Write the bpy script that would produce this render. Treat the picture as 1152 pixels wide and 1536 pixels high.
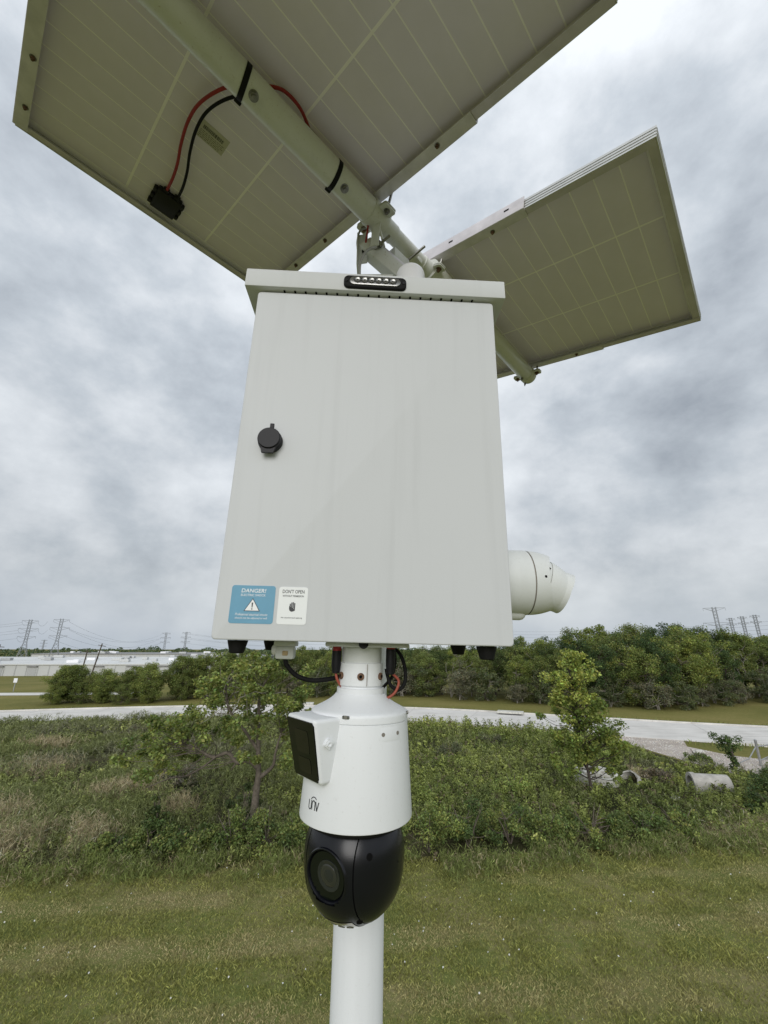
import bpy, bmesh, math, random
import numpy as np
from mathutils import Matrix, Vector

for _o in list(bpy.data.objects):
    bpy.data.objects.remove(_o)
S = bpy.context.scene
COL = S.collection
rad = math.radians
EYE = 5.0                                   # eye height above the mown lawn

# ------------------------------------------------------------------ camera
cam_data = bpy.data.cameras.new('camera')
cam_data.sensor_fit = 'VERTICAL'
cam_data.sensor_height = 36.0
cam_data.lens = 634.26 / 1536 * 36.0
cam_data.clip_start = 0.02
cam_data.clip_end = 6000
cam = bpy.data.objects.new('camera', cam_data)
COL.objects.link(cam)
cam.matrix_world = (Matrix.Translation((0, 0, EYE)) @ Matrix.Rotation(rad(90 + 17.917), 4, 'X')
                    @ Matrix.Rotation(rad(0.1343), 4, 'Z'))
S.camera = cam

# ------------------------------------------------------------------ overcast sky
SUN_EL, SUN_AZ = 21.0, 186.0                # sun behind the cloud, behind and left of the viewer
w = bpy.data.worlds.new('World')
S.world = w
w.use_nodes = True
nt = w.node_tree
nt.nodes.clear()


def N(tree, typ, **kw):
    n = tree.nodes.new(typ)
    for k, v in kw.items():
        if k in n.inputs.keys() if isinstance(k, str) else False:
            n.inputs[k].default_value = v
        else:
            setattr(n, k, v)
    return n


def math_node(tree, op, a, b=None, c=None, clamp=False):
    n = tree.nodes.new('ShaderNodeMath')
    n.operation = op
    n.use_clamp = clamp
    for i, v in enumerate((a, b, c)):
        if v is None:
            continue
        if isinstance(v, (int, float)):
            n.inputs[i].default_value = v
        else:
            tree.links.new(v, n.inputs[i])
    return n.outputs[0]


def mix_rgb(tree, fac, a, b, blend='MIX'):
    n = tree.nodes.new('ShaderNodeMix')
    n.data_type = 'RGBA'
    n.blend_type = blend
    for sock, v in ((n.inputs[0], fac), (n.inputs[6], a), (n.inputs[7], b)):
        if isinstance(v, (int, float)):
            sock.default_value = v
        elif isinstance(v, tuple):
            sock.default_value = v if len(v) == 4 else (*v, 1)
        else:
            tree.links.new(v, sock)
    return n.outputs[2]


def ramp(tree, fac, stops):
    n = tree.nodes.new('ShaderNodeValToRGB')
    e = n.color_ramp.elements
    while len(e) < len(stops):
        e.new(0.5)
    for el, (p, c) in zip(e, stops):
        el.position = p
        el.color = (*c, 1) if len(c) == 3 else c
    tree.links.new(fac, n.inputs[0])
    return n.outputs[0]


def noise(tree, vec, scale, detail=4, rough=0.55, dist=0.0, dim='3D'):
    n = tree.nodes.new('ShaderNodeTexNoise')
    n.noise_dimensions = dim
    n.inputs['Scale'].default_value = scale
    n.inputs['Detail'].default_value = detail
    n.inputs['Roughness'].default_value = rough
    n.inputs['Distortion'].default_value = dist
    if vec is not None:
        tree.links.new(vec, n.inputs['Vector'])
    return n.outputs['Fac']


tc = nt.nodes.new('ShaderNodeTexCoord')
sep = nt.nodes.new('ShaderNodeSeparateXYZ')
nt.links.new(tc.outputs['Generated'], sep.inputs[0])
zz = math_node(nt, 'MAXIMUM', sep.outputs[2], 0.0)
comb = nt.nodes.new('ShaderNodeCombineXYZ')
nt.links.new(sep.outputs[0], comb.inputs[0])
nt.links.new(sep.outputs[1], comb.inputs[1])
nt.links.new(math_node(nt, 'MULTIPLY', zz, 1.45), comb.inputs[2])
big = noise(nt, comb.outputs[0], 2.4, 3, 0.5, 0.0)
mid = noise(nt, comb.outputs[0], 5.0, 9, 0.60, 0.0)
cl = math_node(nt, 'ADD', math_node(nt, 'MULTIPLY', big, 0.48), math_node(nt, 'MULTIPLY', mid, 0.52))
cloud = ramp(nt, cl, [(0.27, (0.215, 0.24, 0.275)), (0.44, (0.365, 0.398, 0.435)),
                      (0.515, (0.452, 0.480, 0.512)), (0.63, (0.565, 0.592, 0.622))])
# paler band of thinner cloud low over the horizon
lowf = nt.nodes.new('ShaderNodeMapRange')
lowf.inputs['From Min'].default_value = 0.0
lowf.inputs['From Max'].default_value = 0.16
lowf.inputs['To Min'].default_value = 0.85
lowf.inputs['To Max'].default_value = 0.0
nt.links.new(zz, lowf.inputs[0])
lown = noise(nt, comb.outputs[0], 1.6, 4, 0.5)
lowc = ramp(nt, lown, [(0.42, (0.38, 0.43, 0.49)), (0.58, (0.58, 0.62, 0.64))])
cloud = mix_rgb(nt, lowf.outputs[0], cloud, lowc)
# an overcast sky is brightest overhead
lum = nt.nodes.new('ShaderNodeMapRange')
lum.inputs['From Min'].default_value = 0.0
lum.inputs['From Max'].default_value = 1.0
lum.inputs['To Min'].default_value = 0.93
lum.inputs['To Max'].default_value = 1.40
nt.links.new(zz, lum.inputs[0])
lumc = nt.nodes.new('ShaderNodeCombineXYZ')
for i in range(3):
    nt.links.new(lum.outputs[0], lumc.inputs[i])
cloud = mix_rgb(nt, 1.0, cloud, lumc.outputs[0], 'MULTIPLY')
sky = nt.nodes.new('ShaderNodeTexSky')
sky.sky_type = 'NISHITA'
sky.sun_disc = False
sky.sun_elevation = rad(SUN_EL)
sky.sun_rotation = rad(SUN_AZ)
sky.air_density = 1.5
sky.dust_density = 4.0
skys = mix_rgb(nt, 1.0, sky.outputs[0], (0.1, 0.1, 0.1), 'MULTIPLY')
final = mix_rgb(nt, 0.95, skys, cloud)
bg = nt.nodes.new('ShaderNodeBackground')
bg.inputs['Strength'].default_value = 1.0
nt.links.new(final, bg.inputs['Color'])
wo = nt.nodes.new('ShaderNodeOutputWorld')
nt.links.new(bg.outputs[0], wo.inputs['Surface'])

sun_d = bpy.data.lights.new('sun', 'SUN')
sun_d.energy = 1.25
sun_d.angle = rad(36)
sun_d.color = (1.0, 0.985, 0.965)
sun = bpy.data.objects.new('sun', sun_d)
COL.objects.link(sun)
_az, _el = rad(SUN_AZ), rad(SUN_EL)
_dir = Vector((math.sin(_az) * math.cos(_el), math.cos(_az) * math.cos(_el), math.sin(_el)))
sun.rotation_euler = _dir.to_track_quat('Z', 'Y').to_euler()
sun.location = (0, 0, 40)

S.view_settings.view_transform = 'Standard'
S.view_settings.look = 'None'
S.view_settings.exposure = 0.42
S.view_settings.gamma = 1.0
S.view_settings.use_curve_mapping = False
S.cycles.max_bounces = 8
S.cycles.transparent_max_bounces = 12

# ------------------------------------------------------------------ helpers
rng = np.random.default_rng(7)
random.seed(7)
MAT = {}


def new_mat(name):
    m = bpy.data.materials.new(name)
    m.use_nodes = True
    t = m.node_tree
    b = t.nodes['Principled BSDF']
    MAT[name] = m
    return m, t, b


def simple(name, col, rough=0.5, metal=0.0, spec=0.5, var=0.0, scale=30, bump=0.0, bscale=200, coat=0.0):
    m, t, b = new_mat(name)
    b.inputs['Base Color'].default_value = (*col, 1)
    b.inputs['Roughness'].default_value = rough
    b.inputs['Metallic'].default_value = metal
    b.inputs['Specular IOR Level'].default_value = spec
    b.inputs['Coat Weight'].default_value = coat
    co = t.nodes.new('ShaderNodeTexCoord').outputs['Object']
    if var:
        nz = noise(t, co, scale, 5, 0.6)
        c0 = tuple(max(0, c * (1 - var)) for c in col)
        c1 = tuple(min(1, c * (1 + var)) for c in col)
        t.links.new(ramp(t, nz, [(0.3, c0), (0.7, c1)]), b.inputs['Base Color'])
    if bump:
        bn = t.nodes.new('ShaderNodeBump')
        bn.inputs['Strength'].default_value = bump
        bn.inputs['Distance'].default_value = 0.002
        t.links.new(noise(t, co, bscale, 3, 0.6), bn.inputs['Height'])
        t.links.new(bn.outputs[0], b.inputs['Normal'])
    return m


def painted(name, col, dirt=0.12, rough=0.42, grime=(0.30, 0.27, 0.20), speck=0.0, peel=0.12):
    """powder-coated sheet: faint run-off streaks, blotches, orange-peel relief, grime spots"""
    m, t, b = new_mat(name)
    co = t.nodes.new('ShaderNodeTexCoord').outputs['Object']
    mp = t.nodes.new('ShaderNodeMapping')
    mp.inputs['Scale'].default_value = (38, 38, 1.6)
    t.links.new(co, mp.inputs[0])
    st = noise(t, mp.outputs[0], 1.0, 4, 0.6)
    bl = noise(t, co, 7, 5, 0.6)
    stf = math_node(t, 'MULTIPLY', math_node(t, 'MAXIMUM', math_node(t, 'SUBTRACT', st, 0.52), 0.0), dirt * 4)
    c = mix_rgb(t, stf, (*col, 1), tuple(v * 0.72 for v in col))
    blf = math_node(t, 'MULTIPLY', math_node(t, 'MAXIMUM', math_node(t, 'SUBTRACT', bl, 0.5), 0.0), dirt * 1.6)
    c = mix_rgb(t, blf, c, tuple(v * 0.8 for v in col))
    if speck:
        sp = noise(t, co, 160, 3, 0.7)
        sf = math_node(t, 'MULTIPLY', math_node(t, 'MAXIMUM', math_node(t, 'SUBTRACT', sp, 0.60), 0.0), speck * 9, clamp=True)
        c = mix_rgb(t, sf, c, grime)
    t.links.new(c, b.inputs['Base Color'])
    b.inputs['Roughness'].default_value = rough
    b.inputs['Specular IOR Level'].default_value = 0.3
    bn = t.nodes.new('ShaderNodeBump')
    bn.inputs['Strength'].default_value = peel
    bn.inputs['Distance'].default_value = 0.001
    t.links.new(noise(t, co, 420, 2, 0.5), bn.inputs['Height'])
    t.links.new(bn.outputs[0], b.inputs['Normal'])
    return m


def foliage_mat(name, transl=0.28, rough=0.6):
    m, t, b = new_mat(name)
    at = t.nodes.new('ShaderNodeAttribute')
    at.attribute_name = 'Col'
    t.links.new(at.outputs['Color'], b.inputs['Base Color'])
    b.inputs['Roughness'].default_value = rough
    b.inputs['Specular IOR Level'].default_value = 0.22
    tr = t.nodes.new('ShaderNodeBsdfTranslucent')
    t.links.new(mix_rgb(t, 1.0, at.outputs['Color'], (1.15, 1.2, 0.75), 'MULTIPLY'), tr.inputs['Color'])
    mx = t.nodes.new('ShaderNodeMixShader')
    mx.inputs[0].default_value = transl
    t.links.new(b.outputs[0], mx.inputs[1])
    t.links.new(tr.outputs[0], mx.inputs[2])
    t.links.new(mx.outputs[0], t.nodes['Material Output'].inputs['Surface'])
    return m


class MB:
    """collects shapes for one mesh"""

    def __init__(self):
        self.v, self.f = [], []

    def add(self, vs, fs, M=None):
        o = len(self.v)
        if M is not None:
            vs = [M @ Vector(q) for q in vs]
        self.v += [tuple(q) for q in vs]
        self.f += [tuple(i + o for i in f) for f in fs]
        return self

    def box(self, c, s, M=None, bevel=0.0, seg=2):
        bm = bmesh.new()
        bmesh.ops.create_cube(bm, size=1.0)
        for v in bm.verts:
            v.co = Vector((c[0] + v.co.x * s[0], c[1] + v.co.y * s[1], c[2] + v.co.z * s[2]))
        if bevel:
            bmesh.ops.bevel(bm, geom=bm.edges[:], offset=bevel, segments=seg, profile=0.5, affect='EDGES')
        self.frombm(bm, M)
        return self

    def hexa(self, pts, M=None, bevel=0.0, seg=3):
        """8 corners: bottom ring (4) then top ring (4)"""
        bm = bmesh.new()
        vs = [bm.verts.new(p) for p in pts]
        for f in ((3, 2, 1, 0), (4, 5, 6, 7), (0, 1, 5, 4), (1, 2, 6, 5), (2, 3, 7, 6), (3, 0, 4, 7)):
            bm.faces.new([vs[i] for i in f])
        bmesh.ops.recalc_face_normals(bm, faces=bm.faces[:])
        if bevel:
            bmesh.ops.bevel(bm, geom=bm.edges[:], offset=bevel, segments=seg, profile=0.5, affect='EDGES')
        self.frombm(bm, M)
        return self

    def frombm(self, bm, M=None):
        bm.verts.index_update()
        self.add([v.co.copy() for v in bm.verts], [[v.index for v in f.verts] for f in bm.faces], M)
        bm.free()

    def lathe(self, prof, n=48, M=None, cap0=True, cap1=True):
        """profile of (radius, height) revolved about z"""
        vs, fs = [], []
        for (r, z) in prof:
            for i in range(n):
                a = 2 * math.pi * i / n
                vs.append((r * math.cos(a), r * math.sin(a), z))
        for k in range(len(prof) - 1):
            for i in range(n):
                j = (i + 1) % n
                fs.append((k * n + i, k * n + j, (k + 1) * n + j, (k + 1) * n + i))
        if cap0:
            fs.append(tuple(range(n))[::-1])
        if cap1:
            fs.append(tuple((len(prof) - 1) * n + i for i in range(n)))
        return self.add(vs, fs, M)

    def prism(self, outline, d0, d1, M=None):
        """2-D outline (x, z) pushed from y=d0 to y=d1"""
        n = len(outline)
        vs = [(x, d0, z) for x, z in outline] + [(x, d1, z) for x, z in outline]
        fs = [tuple(range(n)), tuple(range(2 * n - 1, n - 1, -1))]
        fs += [(i, n + i, n + (i + 1) % n, (i + 1) % n) for i in range(n)]
        return self.add(vs, fs, M)

    def tube(self, pts, r, n=10, caps=True, M=None):
        pts = [Vector(p) for p in pts]
        m = len(pts)
        rs = r if isinstance(r, (list, tuple)) else [r] * m
        t0 = (pts[1] - pts[0]).normalized()
        ref = Vector((0, 0, 1)) if abs(t0.z) < 0.9 else Vector((1, 0, 0))
        u = t0.cross(ref).normalized()
        vs, fs = [], []
        for i, p in enumerate(pts):
            t = (pts[min(i + 1, m - 1)] - pts[max(i - 1, 0)]).normalized()
            u = (u - t * u.dot(t))
            u = u.normalized() if u.length > 1e-6 else t.orthogonal().normalized()
            b = t.cross(u)
            for k in range(n):
                a = 2 * math.pi * k / n
                vs.append(p + (u * math.cos(a) + b * math.sin(a)) * rs[i])
        for i in range(m - 1):
            for k in range(n):
                l = (k + 1) % n
                fs.append((i * n + k, i * n + l, (i + 1) * n + l, (i + 1) * n + k))
        if caps:
            fs.append(tuple(range(n))[::-1])
            fs.append(tuple((m - 1) * n + k for k in range(n)))
        return self.add(vs, fs, M)

    def build(self, name, mat, parent=None, smooth=None, label=None):
        me = bpy.data.meshes.new(name)
        me.from_pydata([tuple(q) for q in self.v], [], self.f)
        bm = bmesh.new()
        bm.from_mesh(me)
        bmesh.ops.recalc_face_normals(bm, faces=bm.faces[:])
        bm.to_mesh(me)
        bm.free()
        if smooth is not None:
            me.shade_smooth()
            me.set_sharp_from_angle(angle=rad(smooth))
        me.materials.append(MAT[mat] if isinstance(mat, str) else mat)
        o = bpy.data.objects.new(name, me)
        COL.objects.link(o)
        if parent is not None:
            o.parent = parent
        if label:
            o['label'] = label
        return o


def catmull(pts, n=8):
    P = [Vector(p) for p in pts]
    P = [P[0] * 2 - P[1]] + P + [P[-1] * 2 - P[-2]]
    out = []
    for i in range(1, len(P) - 2):
        for k in range(n):
            t = k / n
            a, b, c, d = P[i - 1], P[i], P[i + 1], P[i + 2]
            out.append(0.5 * ((2 * b) + (c - a) * t + (2 * a - 5 * b + 4 * c - d) * t * t + (3 * b - a - 3 * c + d) * t ** 3))
    out.append(P[-2].copy())
    return out


def tag(o, label=None, cat=None, group=None, kind=None):
    for k, v in (('label', label), ('category', cat), ('group', group), ('kind', kind)):
        if v:
            o[k] = v
    return o


def empty(name, M=None, label=None, cat=None, group=None):
    o = bpy.data.objects.new(name, None)
    COL.objects.link(o)
    o.empty_display_size = 0.1
    if M is not None:
        o.matrix_world = M if isinstance(M, Matrix) else Matrix.Translation(M)
    return tag(o, label, cat, group)


def link_copy(o, parent=None):
    c = o.copy()
    COL.objects.link(c)
    c.parent = parent
    return c


def copy_tree(o, M=None):
    r = o.copy()
    COL.objects.link(r)
    if M is not None:
        r.matrix_world = M
    for ch in list(o.children):
        c = link_copy(ch, r)
        for g in list(ch.children):
            link_copy(g, c)
    return r


def frame(x, z, origin=(0, 0, 0)):
    """matrix whose local z is z and local x is near x"""
    z = Vector(z).normalized()
    x = Vector(x)
    x = (x - z * x.dot(z)).normalized()
    y = z.cross(x)
    M = Matrix((x, y, z)).transposed().to_4x4()
    M.translation = Vector(origin)
    return M


def fast_mesh(name, V, F, mat, parent=None, col=None, kind=None):
    """numpy vertices (n,3), faces (m,k) -> one mesh object"""
    me = bpy.data.meshes.new(name)
    n, (m, k) = len(V), F.shape
    me.vertices.add(n)
    me.vertices.foreach_set('co', np.ascontiguousarray(V, dtype=np.float32).ravel())
    me.loops.add(m * k)
    me.loops.foreach_set('vertex_index', np.ascontiguousarray(F, dtype=np.int32).ravel())
    me.polygons.add(m)
    me.polygons.foreach_set('loop_start', np.arange(0, m * k, k, dtype=np.int32))
    me.update(calc_edges=True)
    if col is not None:
        a = me.color_attributes.new('Col', 'FLOAT_COLOR', 'POINT')
        c4 = np.ones((n, 4), dtype=np.float32)
        c4[:, :3] = col
        a.data.foreach_set('color', c4.ravel())
    me.materials.append(MAT[mat])
    me.validate()
    o = bpy.data.objects.new(name, me)
    COL.objects.link(o)
    if parent is not None:
        o.parent = parent
    if kind:
        o['kind'] = kind
    return o


def unit(a):
    return a / np.maximum(np.linalg.norm(a, axis=1, keepdims=True), 1e-9)


def leaf_arrays(C, size, col, aspect=0.5, up=0.5, fold=0.15, r=rng, tdir=None):
    n = len(C)
    nr = r.normal(size=(n, 3))
    nr[:, 2] = np.abs(nr[:, 2]) + up
    nr = unit(nr)
    t = r.normal(size=(n, 3)) if tdir is None else tdir + 0.35 * r.normal(size=(n, 3))
    t = unit(t - nr * np.sum(t * nr, 1, keepdims=True))
    b = np.cross(nr, t)
    s = np.asarray(size).reshape(-1, 1)
    V = np.stack([C - t * s * .5, C + b * s * aspect * .5 + nr * s * fold - t * s * .06,
                  C + t * s * .5, C - b * s * aspect * .5 + nr * s * fold - t * s * .06], 1).reshape(-1, 3)
    F = np.arange(4 * n).reshape(-1, 4)
    return V, F, np.repeat(col, 4, axis=0)


def blade_arrays(B, h, wd, lean, col, r=rng):
    """thin upright blades, two-segment: base pair, mid pair, tip -> quad + quad(degenerate-free kite)"""
    n = len(B)
    a = r.uniform(0, 2 * np.pi, n)
    la = r.uniform(0, 2 * np.pi, n)
    side = np.stack([np.cos(a), np.sin(a), np.zeros(n)], 1) * (np.asarray(wd).reshape(-1, 1) * .5)
    ln = np.stack([np.cos(la), np.sin(la), np.zeros(n)], 1) * (np.asarray(lean) * np.asarray(h)).reshape(-1, 1)
    up = np.zeros((n, 3))
    up[:, 2] = h
    V = np.stack([B - side, B + side, B + up * .62 + ln * .35 + side * .7, B + up + ln], 1).reshape(-1, 3)
    F = np.arange(4 * n).reshape(-1, 4)
    return V, F, np.repeat(col, 4, axis=0)


def join_arrays(parts):
    V, F, Cc, o = [], [], [], 0
    for v, f, c in parts:
        V.append(v)
        F.append(f + o)
        Cc.append(c)
        o += len(v)
    return np.concatenate(V), np.concatenate(F), np.concatenate(Cc)


_tab = np.random.default_rng(3).random((256, 256))


def vnoise(x, y, s):
    x = np.asarray(x) / s + 57.3
    y = np.asarray(y) / s + 91.7
    xi, yi = np.floor(x).astype(int), np.floor(y).astype(int)
    fx, fy = x - xi, y - yi
    fx, fy = fx * fx * (3 - 2 * fx), fy * fy * (3 - 2 * fy)
    g = lambda i, j: _tab[i % 256, j % 256]
    return (g(xi, yi) * (1 - fx) + g(xi + 1, yi) * fx) * (1 - fy) + (g(xi, yi + 1) * (1 - fx) + g(xi + 1, yi + 1) * fx) * fy


def fbm(x, y, s):
    return .5 * vnoise(x, y, s) + .3 * vnoise(x, y, s / 2.3) + .2 * vnoise(x, y, s / 5.1)


def ground_z(x, y):
    d = np.hypot(x, y)
    t = np.clip((d - 62) / 170, 0, 1)
    return -6.0 * t * t * (3 - 2 * t)


FOL = 2.0                                  # brightness gain put into the leaf colours to offset foliage self-shading


def palette(base, n, var=.25, hue=.12, r=rng):
    """individual leaf colours about a species colour"""
    b = np.asarray(base)[None, :] * FOL * np.exp(r.normal(0, var, (n, 1)))
    b = b * np.exp(r.normal(0, hue, (n, 3)) * np.array([[1, .4, .9]]))
    return np.clip(b, 0.004, .8)


# ------------------------------------------------------------------ materials
painted('cabinet_paint', (0.585, 0.60, 0.61), rough=.62, dirt=0.20, speck=0.05)
painted('roof_paint', (0.60, 0.615, 0.615), rough=.6, dirt=0.12, speck=0.05)
painted('tube_paint', (0.66, 0.67, 0.63), rough=.30, dirt=0.30, speck=0.35, grime=(0.33, 0.27, 0.17))
painted('bracket_paint', (0.64, 0.65, 0.61), dirt=0.30, speck=0.5, grime=(0.30, 0.20, 0.11))
painted('pole_paint', (0.70, 0.72, 0.735), dirt=0.15, speck=0.08)
painted('camera_shell', (0.75, 0.77, 0.785), dirt=0.08, speck=0.10, peel=0.08)
painted('camera_shell_old', (0.65, 0.67, 0.655), dirt=0.2, speck=0.12, peel=0.06)
simple('aluminium', (0.62, 0.62, 0.60), 0.38, 0.75, var=.10, scale=14, bump=.05)
simple('frame_back', (0.60, 0.56, 0.62), 0.45, 0.35, var=.12, scale=10)
simple('bracket_channel', (0.66, 0.63, 0.66), 0.45, 0.2, var=.14, scale=18)
simple('cell_back', (0.78, 0.715, 0.86), 0.32, 0, 0.5, var=.05, scale=6)
simple('backsheet_line', (1.0, 0.96, 1.0), 0.32, 0, 0.5)
simple('steel_bolt', (0.24, 0.235, 0.215), 0.42, 0.9, var=.35, scale=90)
simple('rusty_bolt', (0.16, 0.09, 0.055), 0.75, 0.3, var=.5, scale=120)
simple('black_plastic', (0.007, 0.007, 0.009), 0.5, 0, 0.3, bump=.08, bscale=500)
simple('black_rubber', (0.007, 0.007, 0.007), 0.7, 0, 0.2, var=.3, scale=60)
simple('black_satin', (0.005, 0.0055, 0.008), 0.27, 0, 0.38, bump=.03, bscale=600)
simple('black_glass', (0.004, 0.004, 0.005), 0.05, 0, 0.4)
simple('dark_hole', (0.004, 0.004, 0.004), 0.9, 0, 0.1)
simple('lens_dark', (0.006, 0.008, 0.006), 0.06, 0, 0.35)
simple('lens_ring', (0.022, 0.025, 0.022), 0.2, 0, 0.5)
simple('lens_core', (0.030, 0.032, 0.025), 0.10, 0, 0.5)
simple('infrared_window', (0.30, 0.28, 0.23), 0.12, 0, 0.6, var=.4, scale=140, coat=.4)
simple('pod_lens', (0.010, 0.008, 0.008), 0.06, 0, 0.5)
simple('red_cable', (0.30, 0.020, 0.020), 0.5, 0, 0.4, var=.1)
simple('orange_cable', (0.33, 0.075, 0.045), 0.5, 0, 0.4, var=.15)
simple('grey_cable', (0.30, 0.30, 0.28), 0.5)
simple('led_chrome', (0.26, 0.26, 0.25), 0.22, 0.8, var=.15, scale=400)
simple('sticker_blue', (0.125, 0.315, 0.45), 0.5, 0, .4, var=.05, scale=40)
simple('sticker_white', (0.76, 0.78, 0.77), 0.5)
simple('print_white', (0.80, 0.82, 0.82), 0.55)
simple('print_black', (0.03, 0.032, 0.036), 0.55)
simple('print_brown', (0.13, 0.12, 0.09), 0.6)
simple('label_silver', (0.50, 0.48, 0.40), 0.45, 0.1)
simple('dome_white', (0.80, 0.80, 0.82), 0.4)
simple('sealant', (0.48, 0.36, 0.20), 0.7, var=.3, scale=80)
simple('concrete', (0.40, 0.385, 0.355), 0.9, 0, .2, var=.28, scale=3.2, bump=.4, bscale=40)
simple('concrete_pale', (0.56, 0.55, 0.50), 0.9, 0, .2, var=.25, scale=5, bump=.4, bscale=40)
simple('rubble', (0.50, 0.44, 0.36), 0.9, 0, .2, var=.4, scale=4)
simple('stain', (0.24, 0.22, 0.19), 0.9, 0, .2, var=.3, scale=4)
simple('galvanised', (0.38, 0.39, 0.39), 0.45, 0.7, var=.2, scale=8)
simple('lattice_steel', (0.30, 0.315, 0.33), 0.6, 0.3)
simple('wire_grey', (0.17, 0.18, 0.19), 0.6)
simple('wood_pole', (0.085, 0.07, 0.055), 0.9, var=.2)
simple('shed_wall', (0.50, 0.51, 0.50), 0.7, var=.06, scale=.05)
simple('shed_roof', (0.62, 0.63, 0.62), 0.6, var=.10, scale=.06)
simple('shed_dark', (0.05, 0.055, 0.06), 0.5)
simple('shed_grey_roof', (0.24, 0.24, 0.235), 0.7, var=.15, scale=.05)
simple('bark', (0.135, 0.115, 0.092), 0.92, 0, .15, var=.35, scale=9, bump=.6, bscale=30)
simple('bark_mid', (0.20, 0.18, 0.15), 0.92, 0, .15, var=.35, scale=9, bump=.6, bscale=30)
simple('bark_pale', (0.27, 0.25, 0.215), 0.92, 0, .15, var=.3, scale=9, bump=.5, bscale=30)
simple('bark_dark', (0.06, 0.05, 0.042), 0.95, 0, .15, var=.3, scale=5)
simple('sign_white', (0.75, 0.76, 0.78), 0.5)
foliage_mat('leaf', .28)
foliage_mat('grass', .22)
foliage_mat('bush', .22)


def grass_ground(name, cols, s1, s2, bump=.5):
    m, t, b = new_mat(name)
    co = t.nodes.new('ShaderNodeTexCoord').outputs['Object']
    n1 = noise(t, co, s1, 6, .62, .4)
    n2 = noise(t, co, s2, 4, .6)
    f = math_node(t, 'ADD', math_node(t, 'MULTIPLY', n1, .62), math_node(t, 'MULTIPLY', n2, .38))
    k = len(cols) - 1
    t.links.new(ramp(t, f, [(.34 + .32 * i / k, c) for i, c in enumerate(cols)]), b.inputs['Base Color'])
    b.inputs['Roughness'].default_value = .95
    b.inputs['Specular IOR Level'].default_value = .08
    bn = t.nodes.new('ShaderNodeBump')
    bn.inputs['Strength'].default_value = bump
    bn.inputs['Distance'].default_value = .05
    t.links.new(n2, bn.inputs['Height'])
    t.links.new(bn.outputs[0], b.inputs['Normal'])
    return m


grass_ground('field_grass', [(0.110, 0.118, 0.032), (0.155, 0.150, 0.044), (0.195, 0.178, 0.058), (0.24, 0.20, 0.080)], .13, 5.0)
grass_ground('lawn_soil', [(0.085, 0.105, 0.028), (0.13, 0.15, 0.044), (0.18, 0.17, 0.07), (0.24, 0.205, 0.11)], .55, 9.0)
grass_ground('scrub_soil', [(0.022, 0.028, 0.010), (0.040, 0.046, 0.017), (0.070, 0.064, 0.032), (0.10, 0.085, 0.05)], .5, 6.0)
grass_ground('gravel', [(0.34, 0.29, 0.25), (0.42, 0.37, 0.325), (0.49, 0.435, 0.39), (0.55, 0.50, 0.45)], .9, 14.0, .8)


def concrete_road(name):
    m, t, b = new_mat(name)
    co = t.nodes.new('ShaderNodeTexCoord').outputs['Object']
    n1 = noise(t, co, .5, 5, .6)
    mp = t.nodes.new('ShaderNodeMapping')
    mp.inputs['Scale'].default_value = (.3, 5, 1)
    mp.inputs['Rotation'].default_value = (0, 0, rad(20))
    t.links.new(co, mp.inputs[0])
    n2 = noise(t, mp.outputs[0], .8, 4, .6)
    f = math_node(t, 'ADD', math_node(t, 'MULTIPLY', n1, .5), math_node(t, 'MULTIPLY', n2, .5))
    t.links.new(ramp(t, f, [(.33, (.46, .445, .415)), (.5, (.62, .60, .565)), (.66, (.72, .70, .665))]), b.inputs['Base Color'])
    b.inputs['Roughness'].default_value = .9
    b.inputs['Specular IOR Level'].default_value = .2


concrete_road('road_concrete')

# ------------------------------------------------------------------ ground, road, drive
rr = np.concatenate([np.linspace(0, 60, 25), np.linspace(66, 260, 34), np.array([300, 380, 500, 700, 1000, 1600, 2600, 4500])])
na = 96
aa = np.linspace(0, 2 * np.pi, na, endpoint=False)
gx = (rr[:, None] * np.sin(aa)[None]).ravel()
gy = (rr[:, None] * np.cos(aa)[None]).ravel()
gv = np.stack([gx, gy, ground_z(gx, gy)], 1)
gi = np.arange(len(rr) * na).reshape(len(rr), na)
gf = np.stack([gi[:-1], np.roll(gi[:-1], -1, 1), np.roll(gi[1:], -1, 1), gi[1:]], -1).reshape(-1, 4)[na:]
g0 = fast_mesh('ground', gv, gf[:, ::-1], 'field_grass')
g0['kind'] = 'structure'
# close the hub of the radial sheet
hub = fast_mesh('lawn', np.array([[-40, -30, .004], [40, -30, .004], [40, 13.9, .004], [10.2, 13.3, .004], [2, 12.5, .004],
                                  [-2.1, 12.4, .004], [-8.7, 11.9, .004], [-40, 11.4, .004]], float),
                np.array([[0, 1, 2, 3], [0, 3, 4, 5], [0, 5, 6, 7]]), 'lawn_soil')
hub['kind'] = 'structure'


def lawn_edge(x):
    return np.interp(x, [-40, -8.7, -2.1, 2, 10.2, 40], [11.2, 11.7, 12.2, 12.3, 13.3, 14.5])


def strip_poly(name, left, right, z, mat):
    V = np.array([(x, y, z) for x, y in left] + [(x, y, z) for x, y in right], float)
    n = len(left)
    F = np.array([[i, n + i, n + i + 1, i + 1] for i in range(n - 1)])
    o = fast_mesh(name, V, F, mat)
    o['kind'] = 'structure'
    return o


# road centre line (a gentle bend) and its concrete slabs
RC = catmull([(-84, 12, 0), (-62, 22, 0), (-46, 29.3, 0), (-31, 34.3, 0), (-16.5, 37.9, 0), (-6, 38.2, 0), (4, 36.4, 0), (15.5, 31.5, 0),
              (24.5, 28.0, 0), (45, 21.5, 0), (75, 13, 0)], 24)
cum = [0.0]
for a_, b_ in zip(RC, RC[1:]):
    cum.append(cum[-1] + (b_ - a_).length)
cum = np.array(cum)
RCx = np.array([p.x for p in RC])
RCy = np.array([p.y for p in RC])


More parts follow.
